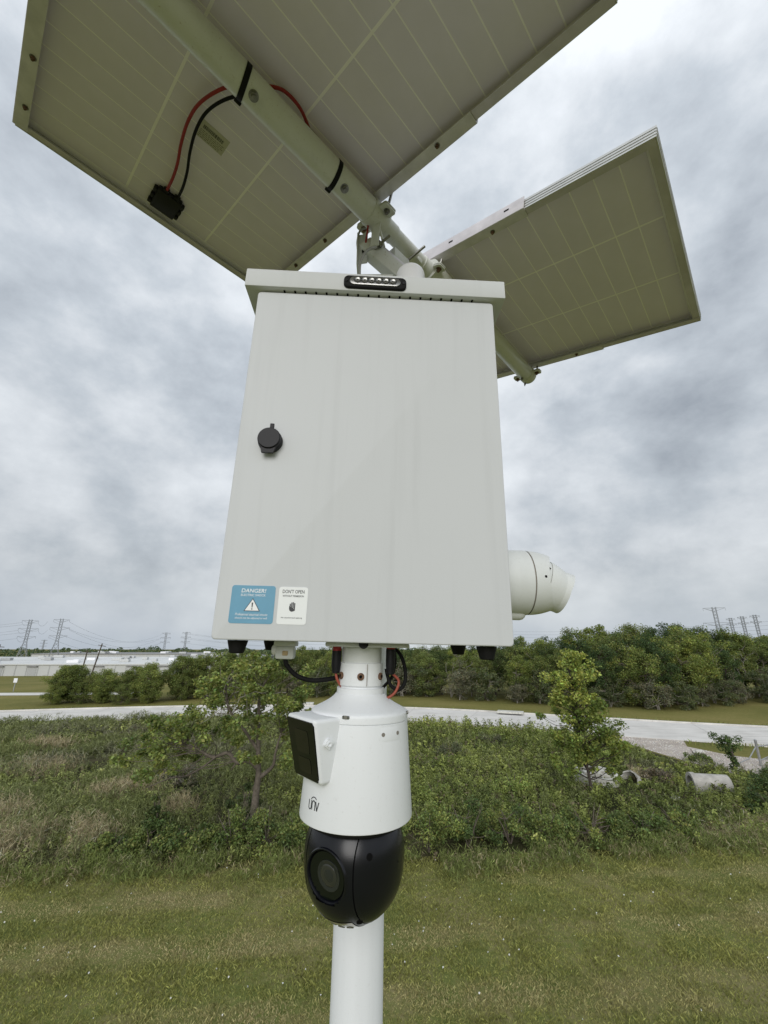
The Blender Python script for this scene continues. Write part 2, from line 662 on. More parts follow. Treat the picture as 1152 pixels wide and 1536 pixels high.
def road_at(s):
    x, y = np.interp(s, cum, RCx), np.interp(s, cum, RCy)
    x2, y2 = np.interp(s + .2, cum, RCx), np.interp(s + .2, cum, RCy)
    t = Vector((x2 - x, y2 - y, 0)).normalized()
    return Vector((x, y, 0)), t, Vector((-t.y, t.x, 0))


HALF = 3.45
ss = np.arange(0.5, cum[-1] - 1, 1.0)
edge = [road_at(s) for s in ss]
road = strip_poly('road', [((p + n * (HALF + .02)).x, (p + n * (HALF + .02)).y) for p, t, n in edge],
                  [((p - n * (HALF + .02)).x, (p - n * (HALF + .02)).y) for p, t, n in edge], .012, 'stain')
for s in np.arange(1.0, cum[-1] - 6, 5.0):
    for lane in (0, 1):
        mb = MB()
        lo, hi = ((-HALF, -.012), (.012, HALF))[lane]
        for k in range(4):
            a0, a1 = s + .015 + k * (4.97 / 4), s + .015 + (k + 1) * (4.97 / 4)
            p0, _, n0 = road_at(a0)
            p1, _, n1 = road_at(a1)
            q = [p0 + n0 * lo, p1 + n1 * lo, p1 + n1 * hi, p0 + n0 * hi]
            mb.hexa([(v.x, v.y, .014) for v in q] + [(v.x, v.y, .05) for v in q])
        mb.build('slab', 'road_concrete', road)
for sgn_ in (-1, 1):                        # low kerbs, with a gap on the near side for the gravel drive
    mb = MB()
    for s in np.arange(1.0, cum[-1] - 6, 2.5):
        p0, _, n0 = road_at(s)
        p1, _, n1 = road_at(s + 2.49)
        if sgn_ < 0 and 12.0 < p0.x < 18.5:
            continue
        lo, hi = sorted((sgn_ * (HALF + .021), sgn_ * (HALF + .17)))
        q = [p0 + n0 * lo, p1 + n1 * lo, p1 + n1 * hi, p0 + n0 * hi]
        mb.hexa([(v.x, v.y, -.02) for v in q] + [(v.x, v.y, .14) for v in q])
    mb.build('kerb', 'road_concrete', road)


def off_road(x, y, margin=4.6):
    d2 = np.full(np.shape(x), 1e9)
    for X, Y in zip(RCx[::3], RCy[::3]):
        d2 = np.minimum(d2, (x - X) ** 2 + (y - Y) ** 2)
    return d2 > margin ** 2


# side road far left
strip_poly('side_road', [(-90, 51), (-60, 52.4), (-44, 53.4), (-28, 55)], [(-90, 47), (-60, 48.8), (-44, 50.3), (-28, 52)], .012, 'road_concrete')
# gravel drive, right
DRIVE = [(12.8, 28.9), (13.6, 26.2), (14.0, 23.5), (14.6, 20.8), (16.2, 18.2), (19.0, 15.8)]
DRIVE2 = [(17.6, 27.8), (16.4, 25.6), (17.2, 23.6), (20.3, 21.2), (23.5, 18.8), (27, 17.0)]
strip_poly('gravel_drive', DRIVE, DRIVE2, .010, 'gravel')


def in_drive(x, y):
    xl = np.interp(y, [p[1] for p in DRIVE[::-1]], [p[0] for p in DRIVE[::-1]])
    xr = np.interp(y, [p[1] for p in DRIVE2[::-1]], [p[0] for p in DRIVE2[::-1]])
    return (x > xl) & (x < xr) & (y > 15.8) & (y < 29)


# ground under the scrub
near = [road_at(s) for s in np.arange(18, 118, 2.0)]
near = [(p - n * (HALF + 1.1)) for p, t, n in near]
near = [p for p in near if p.x < 13]
nl = [(p.x, p.y) for p in near] + [(13.4, 26.5), (13.8, 23.8), (14.3, 20.8), (15.6, 18.2), (18.5, 15.6), (23, 14.2)]
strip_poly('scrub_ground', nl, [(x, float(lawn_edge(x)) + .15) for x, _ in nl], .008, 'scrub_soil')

# ================================================================== EQUIPMENT ON THE POLE
# ------------------------------------------------------------------ pole
pole = empty('equipment_pole', Matrix.Translation((-0.101, 1.0, 0)) @ Matrix.Rotation(rad(.70), 4, 'Y'),
             'round white steel pole rising from the grass behind the hanging camera', 'pole')
MB().lathe([(.0475, -.2), (.0475, 6.01), (.044, 6.02)], 48).build('shaft', 'pole_paint', pole, 40)
MB().lathe([(.125, .0), (.125, .016)], 40).build('base_plate', 'bracket_paint', pole, 40)

# ------------------------------------------------------------------ cabinet
RB = Matrix(((0.9989687, -0.0398482, 0.0217636), (0.0402135, 0.9990530, -0.0166137), (-0.0210809, 0.0174718, 0.9996251))).to_4x4()
BOXM = Matrix.Translation((-0.032235, 0.728304, EYE + 0.008777)) @ RB
cab = empty('equipment_cabinet', BOXM, 'white powder-coated steel cabinet with one door on the pole', 'cabinet')
BW, BH, BD = .5, .7038, .215


def rounded_rect(x0, x1, z0, z1, r, n=6):
    out = []
    for cx, cz, a0 in ((x1 - r, z0 + r, -90), (x1 - r, z1 - r, 0), (x0 + r, z1 - r, 90), (x0 + r, z0 + r, 180)):
        for k in range(n + 1):
            a = rad(a0 + 90 * k / n)
            out.append((cx + r * math.cos(a), cz + r * math.sin(a)))
    return out


def plate(outline, y0, y1, bevel, name, mat, parent, smooth=35):
    """rounded plate with softened front edge (front at y0 < y1)"""
    mb = MB()
    n = len(outline)
    cx = sum(p[0] for p in outline) / n
    cz = sum(p[1] for p in outline) / n
    mx = max(p[0] for p in outline) - cx
    mz = max(p[1] for p in outline) - cz
    rings = []
    for k in range(4):
        a = rad(90 * k / 3)
        d = bevel * (1 - math.sin(a))
        rings.append(([(cx + (x - cx) * (1 - d / mx), cz + (z - cz) * (1 - d / mz)) for x, z in outline], y0 + bevel * (1 - math.cos(a))))
    rings.append((outline, y1))
    vs, fs = [], []
    for o_, y in rings:
        vs += [(x, y, z) for x, z in o_]
    fs.append(tuple(range(n)))
    for k in range(len(rings) - 1):
        for i in range(n):
            j = (i + 1) % n
            fs.append((k * n + i, (k + 1) * n + i, (k + 1) * n + j, k * n + j))
    fs.append(tuple((len(rings) - 1) * n + i for i in range(n))[::-1])
    mb.add(vs, fs)
    return mb.build(name, mat, parent, smooth)


door = plate(rounded_rect(-BW / 2, BW / 2, 0, BH, .007), 0, .019, .0022, 'door', 'cabinet_paint', cab)
MB().box((0, .0215, BH / 2 + .002), (BW - .012, .004, BH - .012)).build('door_seal', 'black_rubber', cab)
MB().box((0, .0235 + (BD - .0235) / 2, BH / 2 + .0025), (BW - .018, BD - .0235, BH - .009), bevel=.003).build('body', 'cabinet_paint', cab, 40)
# roof: folded tray with a drip skirt; underside carries the vent slots
mb = MB()
rx0, rx1, ry0, ry1, rz0, rz1, rzb = -.2765, .2745, -.012, .245, .7075, .7520, .770
mb.hexa([(rx0, ry0, rz0), (rx1, ry0, rz0), (rx1, ry1, rz0), (rx0, ry1, rz0),
         (rx0, ry0, rz1), (rx1, ry0, rz1), (rx1, ry1, rzb), (rx0, ry1, rzb)], bevel=.0022, seg=2)
roof = mb.build('roof', 'roof_paint', cab, 40)
for i in range(19):
    x = -.195 + i * (.400 / 18)
    MB().box((x, .0005, rz0 - .0004), (.0042, .007, .002), bevel=.0008, seg=1).build('vent_slot', 'dark_hole', roof)
for x, y in ((-.24, .05), (.24, .05)):
    MB().lathe([(.011, 0), (.011, .004), (.008, .007)], 20, Matrix.Translation((x * 1.0205, y, .675)) @ Matrix.Rotation(rad(90 if x > 0 else -90), 4, 'Y')
               ).build('side_plug', 'black_plastic', cab, 40)

# door lock with its dust cap
M = Matrix.Translation((-.1885, 0, .356)) @ Matrix.Rotation(rad(90), 4, 'X')
lock = MB().lathe([(.0225, -.001), (.0225, .007), (.0205, .0105), (.0195, .0105)], 36, M).build('door_lock', 'black_plastic', cab, 35)
cap = []
for k in range(29):
    a = rad(-58 + (360 - 64) * k / 28)
    cap.append((-.1885 + .0212 * math.cos(a), .3565 + .0212 * math.sin(a)))
cap = [p for p in cap if not (p[1] < .3565 - .0165)]
cap_low = [(-.1885 - .0115, .3565 - .0285), (-.1885 + .0095, .3565 - .0285)]
full = []
for k in range(40):
    a = rad(-48 + (276) * k / 39)
    full.append((-.1885 + .0212 * math.cos(a), .3565 + .0212 * math.sin(a)))
full += cap_low
MB().prism(full, -.0106, -.0155).build('dust_cap', 'black_plastic', lock, 30)
MB().lathe([(.0206, .0155), (.0206, .0175), (.0195, .0185)], 36, Matrix.Translation((-.1885, 0, .3565)) @ Matrix.Rotation(rad(90), 4, 'X')
           ).build('cap_face', 'black_plastic', lock, 35)
MB().box((-.1855, -.0135, .3815), (.0075, .0045, .011), bevel=.0008, seg=1).build('cap_tab', 'black_plastic', lock)


# ---- lettering helpers
def text_mesh(txt, height, width=None, bold=0.0, shear=0.0, align='CENTER'):
    cu = bpy.data.curves.new('lettering', 'FONT')
    cu.body = txt
    cu.size = 1.0
    cu.align_x = align
    cu.offset = bold
    cu.shear = shear
    cu.resolution_u = 3
    ob = bpy.data.objects.new('lettering', cu)
    COL.objects.link(ob)
    bpy.context.view_layer.update()
    me = bpy.data.meshes.new_from_object(ob.evaluated_get(bpy.context.evaluated_depsgraph_get()))
    bpy.data.objects.remove(ob)
    V = np.array([v.co[:] for v in me.vertices])
    F = [tuple(p.vertices) for p in me.polygons]
    bpy.data.meshes.remove(me)
    h = V[:, 1].max() - V[:, 1].min()
    V[:, 1] -= V[:, 1].min()
    V *= height / h
    if width:
        c = (V[:, 0].max() + V[:, 0].min()) / 2
        V[:, 0] = (V[:, 0] - c) * width / (V[:, 0].max() - V[:, 0].min())
    return V, F


def put_text(txt, cx, z0, height, width, y, mat, parent, bold=0.0, shear=0.0):
    V, F = text_mesh(txt, height, width, bold, shear)
    mb = MB()
    mb.add([(cx + a, y, z0 + b) for a, b, _ in V], F)
    return mb.build('lettering', mat, parent)


# blue danger sticker
mb = MB()
mb.prism(rounded_rect(-.2252, -.1524, .0262, .0884, .0045), -.0006, .0002)
st = mb.build('danger_sticker', 'sticker_blue', cab, label='blue danger electric shock sticker')
cx = -.1885
put_text('DANGER!', cx, .0765, .0066, .041, -.0009, 'print_white', st, .010, .12)
put_text('ELECTRIC SHOCK', cx, .0706, .0036, .041, -.0009, 'print_white', st, .006)
put_text('Professional electrical circuits', cx, .0388, .0042, .053, -.0009, 'print_white', st, .0, .25)
put_text('should not be adjusted at will', cx, .0325, .0042, .053, -.0009, 'print_white', st, .0, .25)
MB().prism([(cx - .0134, .0462), (cx + .0134, .0462), (cx, .0675)], -.0009, -.0007).build('triangle_border', 'print_black', st)
MB().prism([(cx - .0116, .0471), (cx + .0116, .0471), (cx, .0656)], -.0012, -.00095).build('triangle', 'print_white', st)
MB().prism([(cx - .0012, .0600), (cx + .0012, .0600), (cx + .0006, .0520), (cx - .0006, .0520)], -.0015, -.0013).build('exclamation_mark', 'print_black', st)
MB().prism([(cx + .0011 * math.cos(a), .0497 + .0011 * math.sin(a)) for a in np.linspace(0, 6.28, 12, endpoint=False)], -.0015, -.0013
           ).build('exclamation_mark', 'print_black', st)
# white sticker
mb = MB()
mb.prism(rounded_rect(-.1463, -.0978, .0262, .0876, .0042), -.0006, .0002)
s2 = mb.build('warning_sticker', 'sticker_white', cab, label='white sticker with black lettering and a hand mark')
cx = -.122
put_text("DON'T OPEN", cx, .0772, .0060, .0365, -.0009, 'print_black', s2, .008)
put_text('WITHOUT PERMISSION', cx, .0712, .0031, .0355, -.0009, 'print_black', s2, .008)
put_text('No unauthorized opening', cx, .0355, .0029, .035, -.0009, 'print_black', s2, .004, .1)
mb = MB()                                   # the hand: fingers above a bar, palm below
for i, (fx, top) in enumerate(((-.0036, .0600), (-.0012, .0622), (.0012, .0626), (.0036, .0612))):
    lo_ = .0545 - i * .0022
    mb.prism([(cx + fx - .0009, lo_ + .0018), (cx + fx + .0009, lo_ + .0002), (cx + fx + .0009, top), (cx + fx - .0009, top)], -.0009, -.0007)
palm = [(-.0053, .0565), (-.0053, .0512), (-.0036, .0480), (-.0010, .0470), (.0022, .0476), (.0046, .0500)]
mb.prism([(cx + a, b) for a, b in palm], -.0009, -.0007)
mb.build('hand_mark', 'print_black', s2)

# underside: feet, flange, cable gland
for (x, y, r0, r1, h) in ((-.2155, .035, .0170, .0118, .0175), (-.177, .125, .0150, .0105, .0135), (.182, .125, .0150, .0105, .0135), (.2125, .035, .0175, .0120, .0185)):
    MB().lathe([(r0, -.0005), (r0 * .98, -.003), (r1, -.003 - h), (r1 * .85, -.0042 - h)], 28, Matrix.Translation((x, y, 0))).build('foot', 'black_rubber', cab, 40)
MB().box((.006, .105, -.0035), (.146, .13, .007), bevel=.0015, seg=1).build('mount_flange', 'camera_shell_old', cab, 40)
MB().lathe([(.0085, 0), (.0085, .003)], 20, Matrix.Translation((-.001, .0392, -.0015)) @ Matrix.Rotation(rad(90), 4, 'X')).build('flange_plug', 'black_plastic', cab)
gl = MB().box((-.1445, .10, -.0205), (.034, .026, .023), bevel=.004, seg=2).build('cable_socket', 'camera_shell_old', cab, 40)
MB().box((-.1445, .10, -.005), (.04, .032, .009), bevel=.0015, seg=1).build('socket_base', 'camera_shell_old', gl, 40)
MB().box((-.143, .0862, -.0215), (.010, .003, .008), bevel=.001, seg=1).build('socket_label', 'sealant', gl)
MB().lathe([(.009, 0), (.009, .006), (.007, .009)], 18, Matrix.Translation((-.1605, .10, -.016)) @ Matrix.Rotation(rad(-90), 4, 'Y')).build('socket_cover', 'dome_white', gl, 40)

# ------------------------------------------------------------------ strobe light on the roof edge
stb = empty('strobe_light', BOXM @ Matrix.Translation((-.004, -.012, .7268)) @ Matrix.Rotation(rad(.3), 4, 'Y'),
            'small oval six-diode strobe light in black rubber on the cabinet roof edge', 'lamp')
plate(rounded_rect(-.066, .066, -.0155, .0155, .0105), -.0060, .0, .003, 'gasket', 'black_rubber', stb)
plate(rounded_rect(-.0535, .0535, -.0105, .0105, .0104), -.0080, -.0058, .0010, 'reflector', 'led_chrome', stb)
plate(rounded_rect(-.0455, .0455, -.0070, .0070, .0069), -.00835, -.0079, .0002, 'reflector_well', 'lens_ring', stb)
for i in range(6):
    x = -.037 + i * .0148
    Mq = Matrix.Translation((x, -.0082, .0)) @ Matrix.Rotation(rad(90), 4, 'X')
    d = MB().lathe([(.0066, .0), (.0064, .0016), (.0046, .0008), (.0030, .0006)], 18, Mq, True, True).build('diode', 'led_chrome', stb, 40)
    MB().lathe([(.0020, .0006), (.0014, .0016)], 12, Mq).build('emitter', 'lens_core', d, 40)
for x in (-.060, .060):
    MB().lathe([(.0035, 0), (.003, .0015)], 14, Matrix.Translation((x, -.0060, 0)) @ Matrix.Rotation(rad(90), 4, 'X')).build('screw', 'black_satin', stb)

# ------------------------------------------------------------------ antenna dome on the roof
ant = empty('antenna_dome', BOXM @ Matrix.Translation((.085, .135, .762)), 'white radome antenna standing on the back of the cabinet roof', 'antenna')
MB().lathe([(.040, 0), (.040, .012), (.037, .016)], 40).build('base', 'camera_shell_old', ant, 40)
MB().lathe([(.0355, .016), (.0365, .142)] + [(.0365 * math.cos(rad(a)), .142 + .026 * math.sin(rad(a))) for a in range(10, 90, 10)] + [(.002, .168)], 40).build('radome', 'dome_white', ant, 40)

# ------------------------------------------------------------------ hanging dome camera
PTZM = BOXM @ Matrix.Translation((-.004, .10, 0))
ptz = empty('dome_camera', PTZM, 'white pan-tilt security camera with black ball hanging under the cabinet', 'camera')
MB().lathe([(.0365, -.0075), (.0365, -.0345)], 44).build('neck_collar', 'camera_shell_old', ptz, 40)
MB().lathe([(.0355, -.034), (.0393, -.0352), (.0393, -.0725), (.0370, -.0745), (.0370, -.078)], 44).build('neck_sleeve', 'camera_shell', ptz, 40)
MB().lathe([(.0425, -.077), (.0425, -.0865), (.040, -.088)], 44).build('neck_ring', 'camera_shell', ptz, 40)
MB().lathe([(.044, -.0865), (.047, -.0905), (.053, -.0955), (.061, -.1005), (.070, -.1052), (.078, -.1090), (.0828, -.1112), (.0851, -.1135), (.0855, -.1165),
            (.0855, -.1250), (.0835, -.1262)], 72).build('shoulder', 'camera_shell', ptz, 40)
MB().lathe([(.0832, -.1255), (.0851, -.1268), (.0940, -.2690), (.0936, -.2712), (.0920, -.2722), (.080, -.2722)], 80).build('housing', 'camera_shell', ptz, 40)
MB().lathe([(.084, -.270), (.0815, -.2795), (.070, -.2850)], 60).build('shadow_ring', 'black_rubber', ptz, 40)
for ang, zz_, rr_ in ((0.0, -.0565, .0393), (1.05, -.0565, .0393), (-1.05, -.0565, .0393)):
    Mq = Matrix.Rotation(ang, 4, 'Z') @ Matrix.Translation((0, -rr_ + .001, zz_)) @ Matrix.Rotation(rad(90), 4, 'X')
    sc_ = MB().lathe([(.0062, 0), (.0062, .0032), (.0048, .0042)], 18, Mq).build('set_screw', 'rusty_bolt', ptz, 40)
    MB().lathe([(.0030, .0043), (.0028, .0046)], 6, Mq).build('screw_socket', 'dark_hole', sc_)
MB().box((.011, -.0386, -.0540), (.0010, .003, .036)).build('sleeve_seam', 'stain', ptz)
for ang in (-.25, 1.35):
    Mq = Matrix.Rotation(ang, 4, 'Z') @ Matrix.Translation((.0, -.0845, -.1150))
    MB().box((0, -.0004, 0), (.0125, .003, .0055), Mq, bevel=.0012, seg=1).build('clip', 'led_chrome', ptz, 40)
    MB().lathe([(.0028, 0), (.0028, .0015)], 12, Mq @ Matrix.Translation((0, -.0015, .0005)) @ Matrix.Rotation(rad(90), 4, 'X')).build('clip_screw', 'steel_bolt', ptz)


def on_cyl(ang, z, r):
    return (r * math.sin(ang), -r * math.cos(ang), z)


def cyl_r(z):
    return .0851 + (.0940 - .0851) * (-.1268 - z) / (.2690 - .1268)


# service cover on the right of the housing: a slightly proud panel with two screw recesses
mb = MB()
vs, fs = [], []
for j, z in enumerate((-.1300, -.1330, -.1475, -.1505)):
    for i in range(9):
        a = .42 + .48 * i / 8
        edge_ = (i in (0, 8)) or (j in (0, 3))
        vs.append(on_cyl(a, z, cyl_r(z) + (.0001 if edge_ else .0007)))
for j in range(3):
    for i in range(8):
        fs.append((j * 9 + i, j * 9 + i + 1, j * 9 + 10 + i, j * 9 + 9 + i))
mb.add(vs, fs)
cov = mb.build('service_cover', 'camera_shell', ptz, 20)
for a in (.48, .835):
    z = -.1400
    q = on_cyl(a, z, cyl_r(z) + .0004)
    MB().lathe([(.0030, 0), (.0030, .0009)], 16, frame((0, 0, 1), (math.sin(a), -math.cos(a), 0), q)).build('screw_recess', 'stain', cov)

# maker's mark: strokes laid on the housing
mb = MB()


def stroke(pts2, wd):
    """pts2 in (angle-distance x, z) about the mark's middle; ribbon on the housing"""
    A0, Z0 = -.80, -.2425
    n = len(pts2)
    vs_, fs_ = [], []
    for i, (x, z) in enumerate(pts2):
        x0, z0 = pts2[max(i - 1, 0)]
        x1, z1 = pts2[min(i + 1, n - 1)]
        l = math.hypot(x1 - x0, z1 - z0) + 1e-9
        nx, nz = -(z1 - z0) / l, (x1 - x0) / l
        for s_ in (-.5, .5):
            X, Z = x + nx * wd * s_, z + nz * wd * s_ + Z0
            vs_.append(on_cyl(A0 + X / .092, Z, cyl_r(Z) + .0004))
    for i in range(n - 1):
        fs_.append((2 * i, 2 * i + 1, 2 * i + 3, 2 * i + 2))
    mb.add(vs_, fs_)


arc = lambda cx_, cz_, rx_, rz_, a0, a1, n=9: [(cx_ + rx_ * math.cos(rad(a0 + (a1 - a0) * k / n)), cz_ + rz_ * math.sin(rad(a0 + (a1 - a0) * k / n))) for k in range(n + 1)]
stroke([(-.0105, .0060)] + arc(-.0073, -.0028, .0032, .0035, 180, 360) + [(-.0041, .0060)], .0017)
stroke([(-.0022, -.0062)] + arc(.0012, .0026, .0034, .0035, 180, 0) + [(.0046, -.0062)], .0017)
stroke([(.0058, .0060), (.0092, -.0060)], .0018)
stroke([(.0092, -.0060), (.0126, .0060)], .0018)
stroke(arc(.0012, .0035, .0075, .0075, 152, 40, 12), .0014)
mb.build('logo', 'print_black', ptz)

# side pod with the fixed lens, turned to the left
PA = rad(-52)                               # heading of the pod about the camera's axis (0 = towards the viewer)
PM = Matrix.Rotation(PA, 4, 'Z')            # local -y is the pod's outward direction
pod_pts = [(-.0375, -.1000, -.2100), (.0405, -.1000, -.2100), (.034, -.055, -.2090), (-.034, -.055, -.2090),
           (-.0445, -.1220, -.1155), (.0445, -.1220, -.1155), (.0445, -.050, -.1150), (-.0445, -.050, -.1150)]
pod = MB().hexa(pod_pts, PM, bevel=.0065, seg=4).build('side_pod', 'camera_shell', ptz, 40)


def pod_face(u, v, d):
    """u across -1..1, v up 0..1 on the pod's sloped face, d proud of it"""
    b = Vector((.0015 * (1 - v) + u * (.039 + .0055 * v), -.1000 - .0220 * v, -.2100 + .0945 * v))
    n = Vector((0, -.0945, .0220 * -1)).normalized()
    return b + n * d


gl_out = [(-.86, .05), (.86, .05), (.91, .10), (.93, .90), (.86, .95), (-.86, .95), (-.93, .90), (-.91, .10)]
mb = MB()
n8 = len(gl_out)
mb.add([pod_face(u, v, .0012) for u, v in gl_out] + [pod_face(u, v, -.002) for u, v in gl_out],
       [tuple(range(n8)), tuple(range(2 * n8 - 1, n8 - 1, -1))] + [(i, n8 + i, n8 + (i + 1) % n8, (i + 1) % n8) for i in range(n8)], PM)
glass = mb.build('pod_window', 'black_glass', pod)
for (u0, u1, v0, v1) in ((-.45, .52, .44, .80), (-.42, .50, .14, .37)):
    oo = rounded_rect(u0, u1, v0, v1, min(.1, (v1 - v0) * .35), 4)
    MB().add([pod_face(u, v, .0016) for u, v in oo], [tuple(range(len(oo)))], PM).build('pod_lens', 'pod_lens', glass)
# knob on the pod's near side
kc = PM @ Vector((.0430, -.0930, -.1510))
kn = (PM.to_3x3() @ Vector((1, -.03, -.045))).normalized()
KM = frame((0, 0, 1), kn, kc)
kp = []
for k in range(36):
    a = 2 * math.pi * k / 36
    kp.append((.0062 + (.0016 if (k % 9) in (0, 1, 2) else 0)) )
vs = [(r_ * math.cos(2 * math.pi * k / 36), r_ * math.sin(2 * math.pi * k / 36), z) for z in (-.001, .0042) for k, r_ in enumerate(kp)]
knob = MB().add(vs, [tuple(range(36))[::-1], tuple(range(36, 72))] + [(i, (i + 1) % 36, 36 + (i + 1) % 36, 36 + i) for i in range(36)], KM).build('pod_knob', 'camera_shell', pod, 30)
MB().lathe([(.0040, .0042), (.0040, .0062), (.0026, .0062), (.0020, .0046)], 20, KM).build('knob_centre', 'camera_shell', knob, 40)

# black ball: shell with two seams, lens window, infrared window
BC = Vector((0, 0, -.322))
LA = rad(-33)
LT = rad(-8)
BM_ = Matrix.Translation(BC) @ Matrix.Rotation(LA, 4, 'Z')   # local -y: lens heading, local x: seam axis


def egg(p):
    """stretch the ball downwards"""
    return Vector((p.x, p.y, -1.17 * .0815 * (-p.z / .0815) ** .80 if p.z < 0 else p.z * .98))


def ball_shell(s0, s1, R=.0815, n=56, m=16, phi0=0, phi1=2 * math.pi, closed=True):
    vs_, fs_ = [], []
    for i in range(m + 1):
        s_ = s0 + (s1 - s0) * i / m
        rr2 = math.sqrt(max(R * R - s_ * s_, 1e-8))
        for k in range(n + (0 if closed else 1)):
            a = phi0 + (phi1 - phi0) * k / n
            vs_.append(egg(Vector((s_, -rr2 * math.cos(a), rr2 * math.sin(a)))))
    c = n if closed else n + 1
    for i in range(m):
        for k in range(n):
            l = (k + 1) % c
            fs_.append((i * c + k, i * c + l, (i + 1) * c + l, (i + 1) * c + k))
    return vs_, fs_


SE = .0445
vs, fs = ball_shell(-SE + .0009, SE - .0009, n=120, m=40)
_lx = Matrix.Rotation(-LT, 4, 'X') @ Vector((0, -1, 0))
def _off_axis(f):
    c_ = sum((vs[i] for i in f), Vector()) / len(f) + Vector((0, 0, .002))
    return c_.dot(_lx) < 0 or (c_ - _lx * c_.dot(_lx)).length > .0352
fs = [f for f in fs if _off_axis(f)]
mb = MB()
mb.add(vs, fs, BM_)
ball = mb.build('ball', 'black_satin', ptz, 60)
for sgn_ in (-1, 1):
    mb = MB()
    mb.add(*ball_shell(sgn_ * (SE + .0009), sgn_ * .081795, R=.0818, m=40), BM_)
    mb.build('side_cover', 'black_satin', ball, 60)
mb = MB()
mb.add(*ball_shell(-SE - .004, -SE + .004, R=.0785, m=2), BM_)
mb.add(*ball_shell(SE - .004, SE + .004, R=.0785, m=2), BM_)
mb.build('seam_liner', 'dark_hole', ball, 60)
LM = BM_ @ Matrix.Rotation(-LT, 4, 'X') @ Matrix.Translation((0, -.0715, -.002)) @ Matrix.Rotation(rad(90), 4, 'X')
lens = MB().lathe([(.0372, -.004), (.0372, .0040), (.0362, .0052), (.0345, .0050), (.0325, .0005), (.0322, -.006)], 64, LM, True, False).build('lens_bezel', 'black_satin', ball, 40)
MB().lathe([(.0315, .0), (.0315, .0024)], 56, LM).build('lens_window', 'lens_dark', lens, 40)
MB().lathe([(.0205, .0024), (.0205, .0034), (.019, .0036), (.018, .0030)], 48, LM @ Matrix.Translation((.004, .001, 0))).build('lens_ring', 'lens_ring', lens, 40)
MB().lathe([(.0150, .0031), (.0140, .0038), (.010, .0046), (.005, .0050), (.001, .0051)], 40, LM @ Matrix.Translation((.004, .001, 0))).build('lens_element', 'lens_core', lens, 50)
MB().lathe([(.0085, .0049), (.006, .0056), (.001, .0058)], 32, LM @ Matrix.Translation((.0055, .002, 0))).build('lens_core', 'lens_ring', lens, 50)
mb = MB()
mb.add(*ball_shell(-.034, .034, R=.0821, n=22, m=16, phi0=rad(-89), phi1=rad(-47), closed=False), BM_)
irw = mb.build('infrared_window', 'infrared_window', ball, 60)
for k in range(4):
    a = rad(-62)
    s_ = -.022 + k * .0147
    rr2 = math.sqrt(.0823 ** 2 - s_ ** 2)
    q = BM_ @ egg(Vector((s_, -rr2 * math.cos(a), rr2 * math.sin(a))))
    d = (q - BM_ @ Vector((0, 0, 0))).normalized()
    MB().lathe([(.0055, -.0005), (.0052, .0006), (.003, .0009)], 16, frame((0, 0, 1), d, q)).build('infrared_diode', 'led_chrome', irw, 40)
for (ax, az_) in ((.30, .018), (.20, -.055)):
    q = Vector((math.sin(ax) * math.sqrt(.0818 ** 2 - az_ ** 2), -math.cos(ax) * math.sqrt(.0818 ** 2 - az_ ** 2), az_))
    q2 = egg(q)
    d = Vector((q.x, q.y, q.z / (1.2 if q.z < 0 else 1))).normalized()
    MB().lathe([(.0048, -.003), (.0048, .0004), (.0036, .0006)], 18, Matrix.Translation(BC) @ frame((0, 0, 1), d, q2)).build('screw_hole', 'dark_hole', ball, 40)

# ------------------------------------------------------------------ turret camera on the cabinet's right side
tur = empty('turret_camera', BOXM @ Matrix.Translation((.241, .13, .1255)), 'off-white turret security camera on the right side of the cabinet', 'camera')
TX = Matrix.Rotation(rad(90), 4, 'Y')       # local z -> cabinet x
MB().lathe([(.060, .0), (.0605, .004), (.0645, .030), (.0655, .058), (.0655, .0800), (.0645, .0808)], 56, TX).build('base', 'camera_shell_old', tur, 40)
MB().lathe([(.0635, .0800), (.0635, .0835)], 56, TX).build('base_gap', 'stain', tur, 40)
# retaining ring: front edge is cut to cradle the eyeball
mb = MB()
n = 64
vs, fs = [], []
rings_ = 10
for j in range(rings_ + 1):
    t_ = j / rings_
    for i in range(n):
        a = 2 * math.pi * i / n
        up_ = math.sin(a)
        xe = .136 - .026 * abs(math.cos(a)) ** 1.5
        x = .0832 + (xe - .0832) * t_
        q = (x - .0832) / .055
        r_ = .0648 - .0125 * q ** 2
        vs.append((x, r_ * math.cos(a), r_ * up_))
for j in range(rings_):
    for i in range(n):
        k = (i + 1) % n
        fs.append((j * n + i, j * n + k, (j + 1) * n + k, (j + 1) * n + i))
o2 = len(vs)
for i in range(n):
    a = 2 * math.pi * i / n
    xe = .136 - .026 * abs(math.cos(a)) ** 1.5 - .003
    q = (xe - .0832) / .055
    r_ = .0648 - .0125 * q ** 2 - .0045
    vs.append((xe, r_ * math.cos(a), r_ * math.sin(a)))
for i in range(n):
    k = (i + 1) % n
    fs.append((rings_ * n + i, rings_ * n + k, o2 + k, o2 + i))
mb.add(vs, fs)
ringo = mb.build('retaining_ring', 'camera_shell_old', tur, 45)
MB().lathe([(.0026, 0), (.0026, .0012)], 14, frame((0, 0, 1), (0.2, -1, 0.05), (.1015, -.0625, .004))).build('screw_hole', 'dark_hole', ringo)
EC = Vector((.1005, 0, .0015))
ED = Vector((1, -.02, -.36)).normalized()
EM = frame((0, 0, 1), ED, EC)
eye = MB().lathe([(.0530 * math.cos(rad(a)), .0530 * math.sin(rad(a))) for a in range(-80, 18, 4)] + [(.0500, .0168)], 48, EM).build('eyeball', 'camera_shell_old', tur, 50)
MB().lathe([(.0495, .0150), (.0495, .0178)], 48, EM).build('eyeball_gap', 'stain', eye, 40)
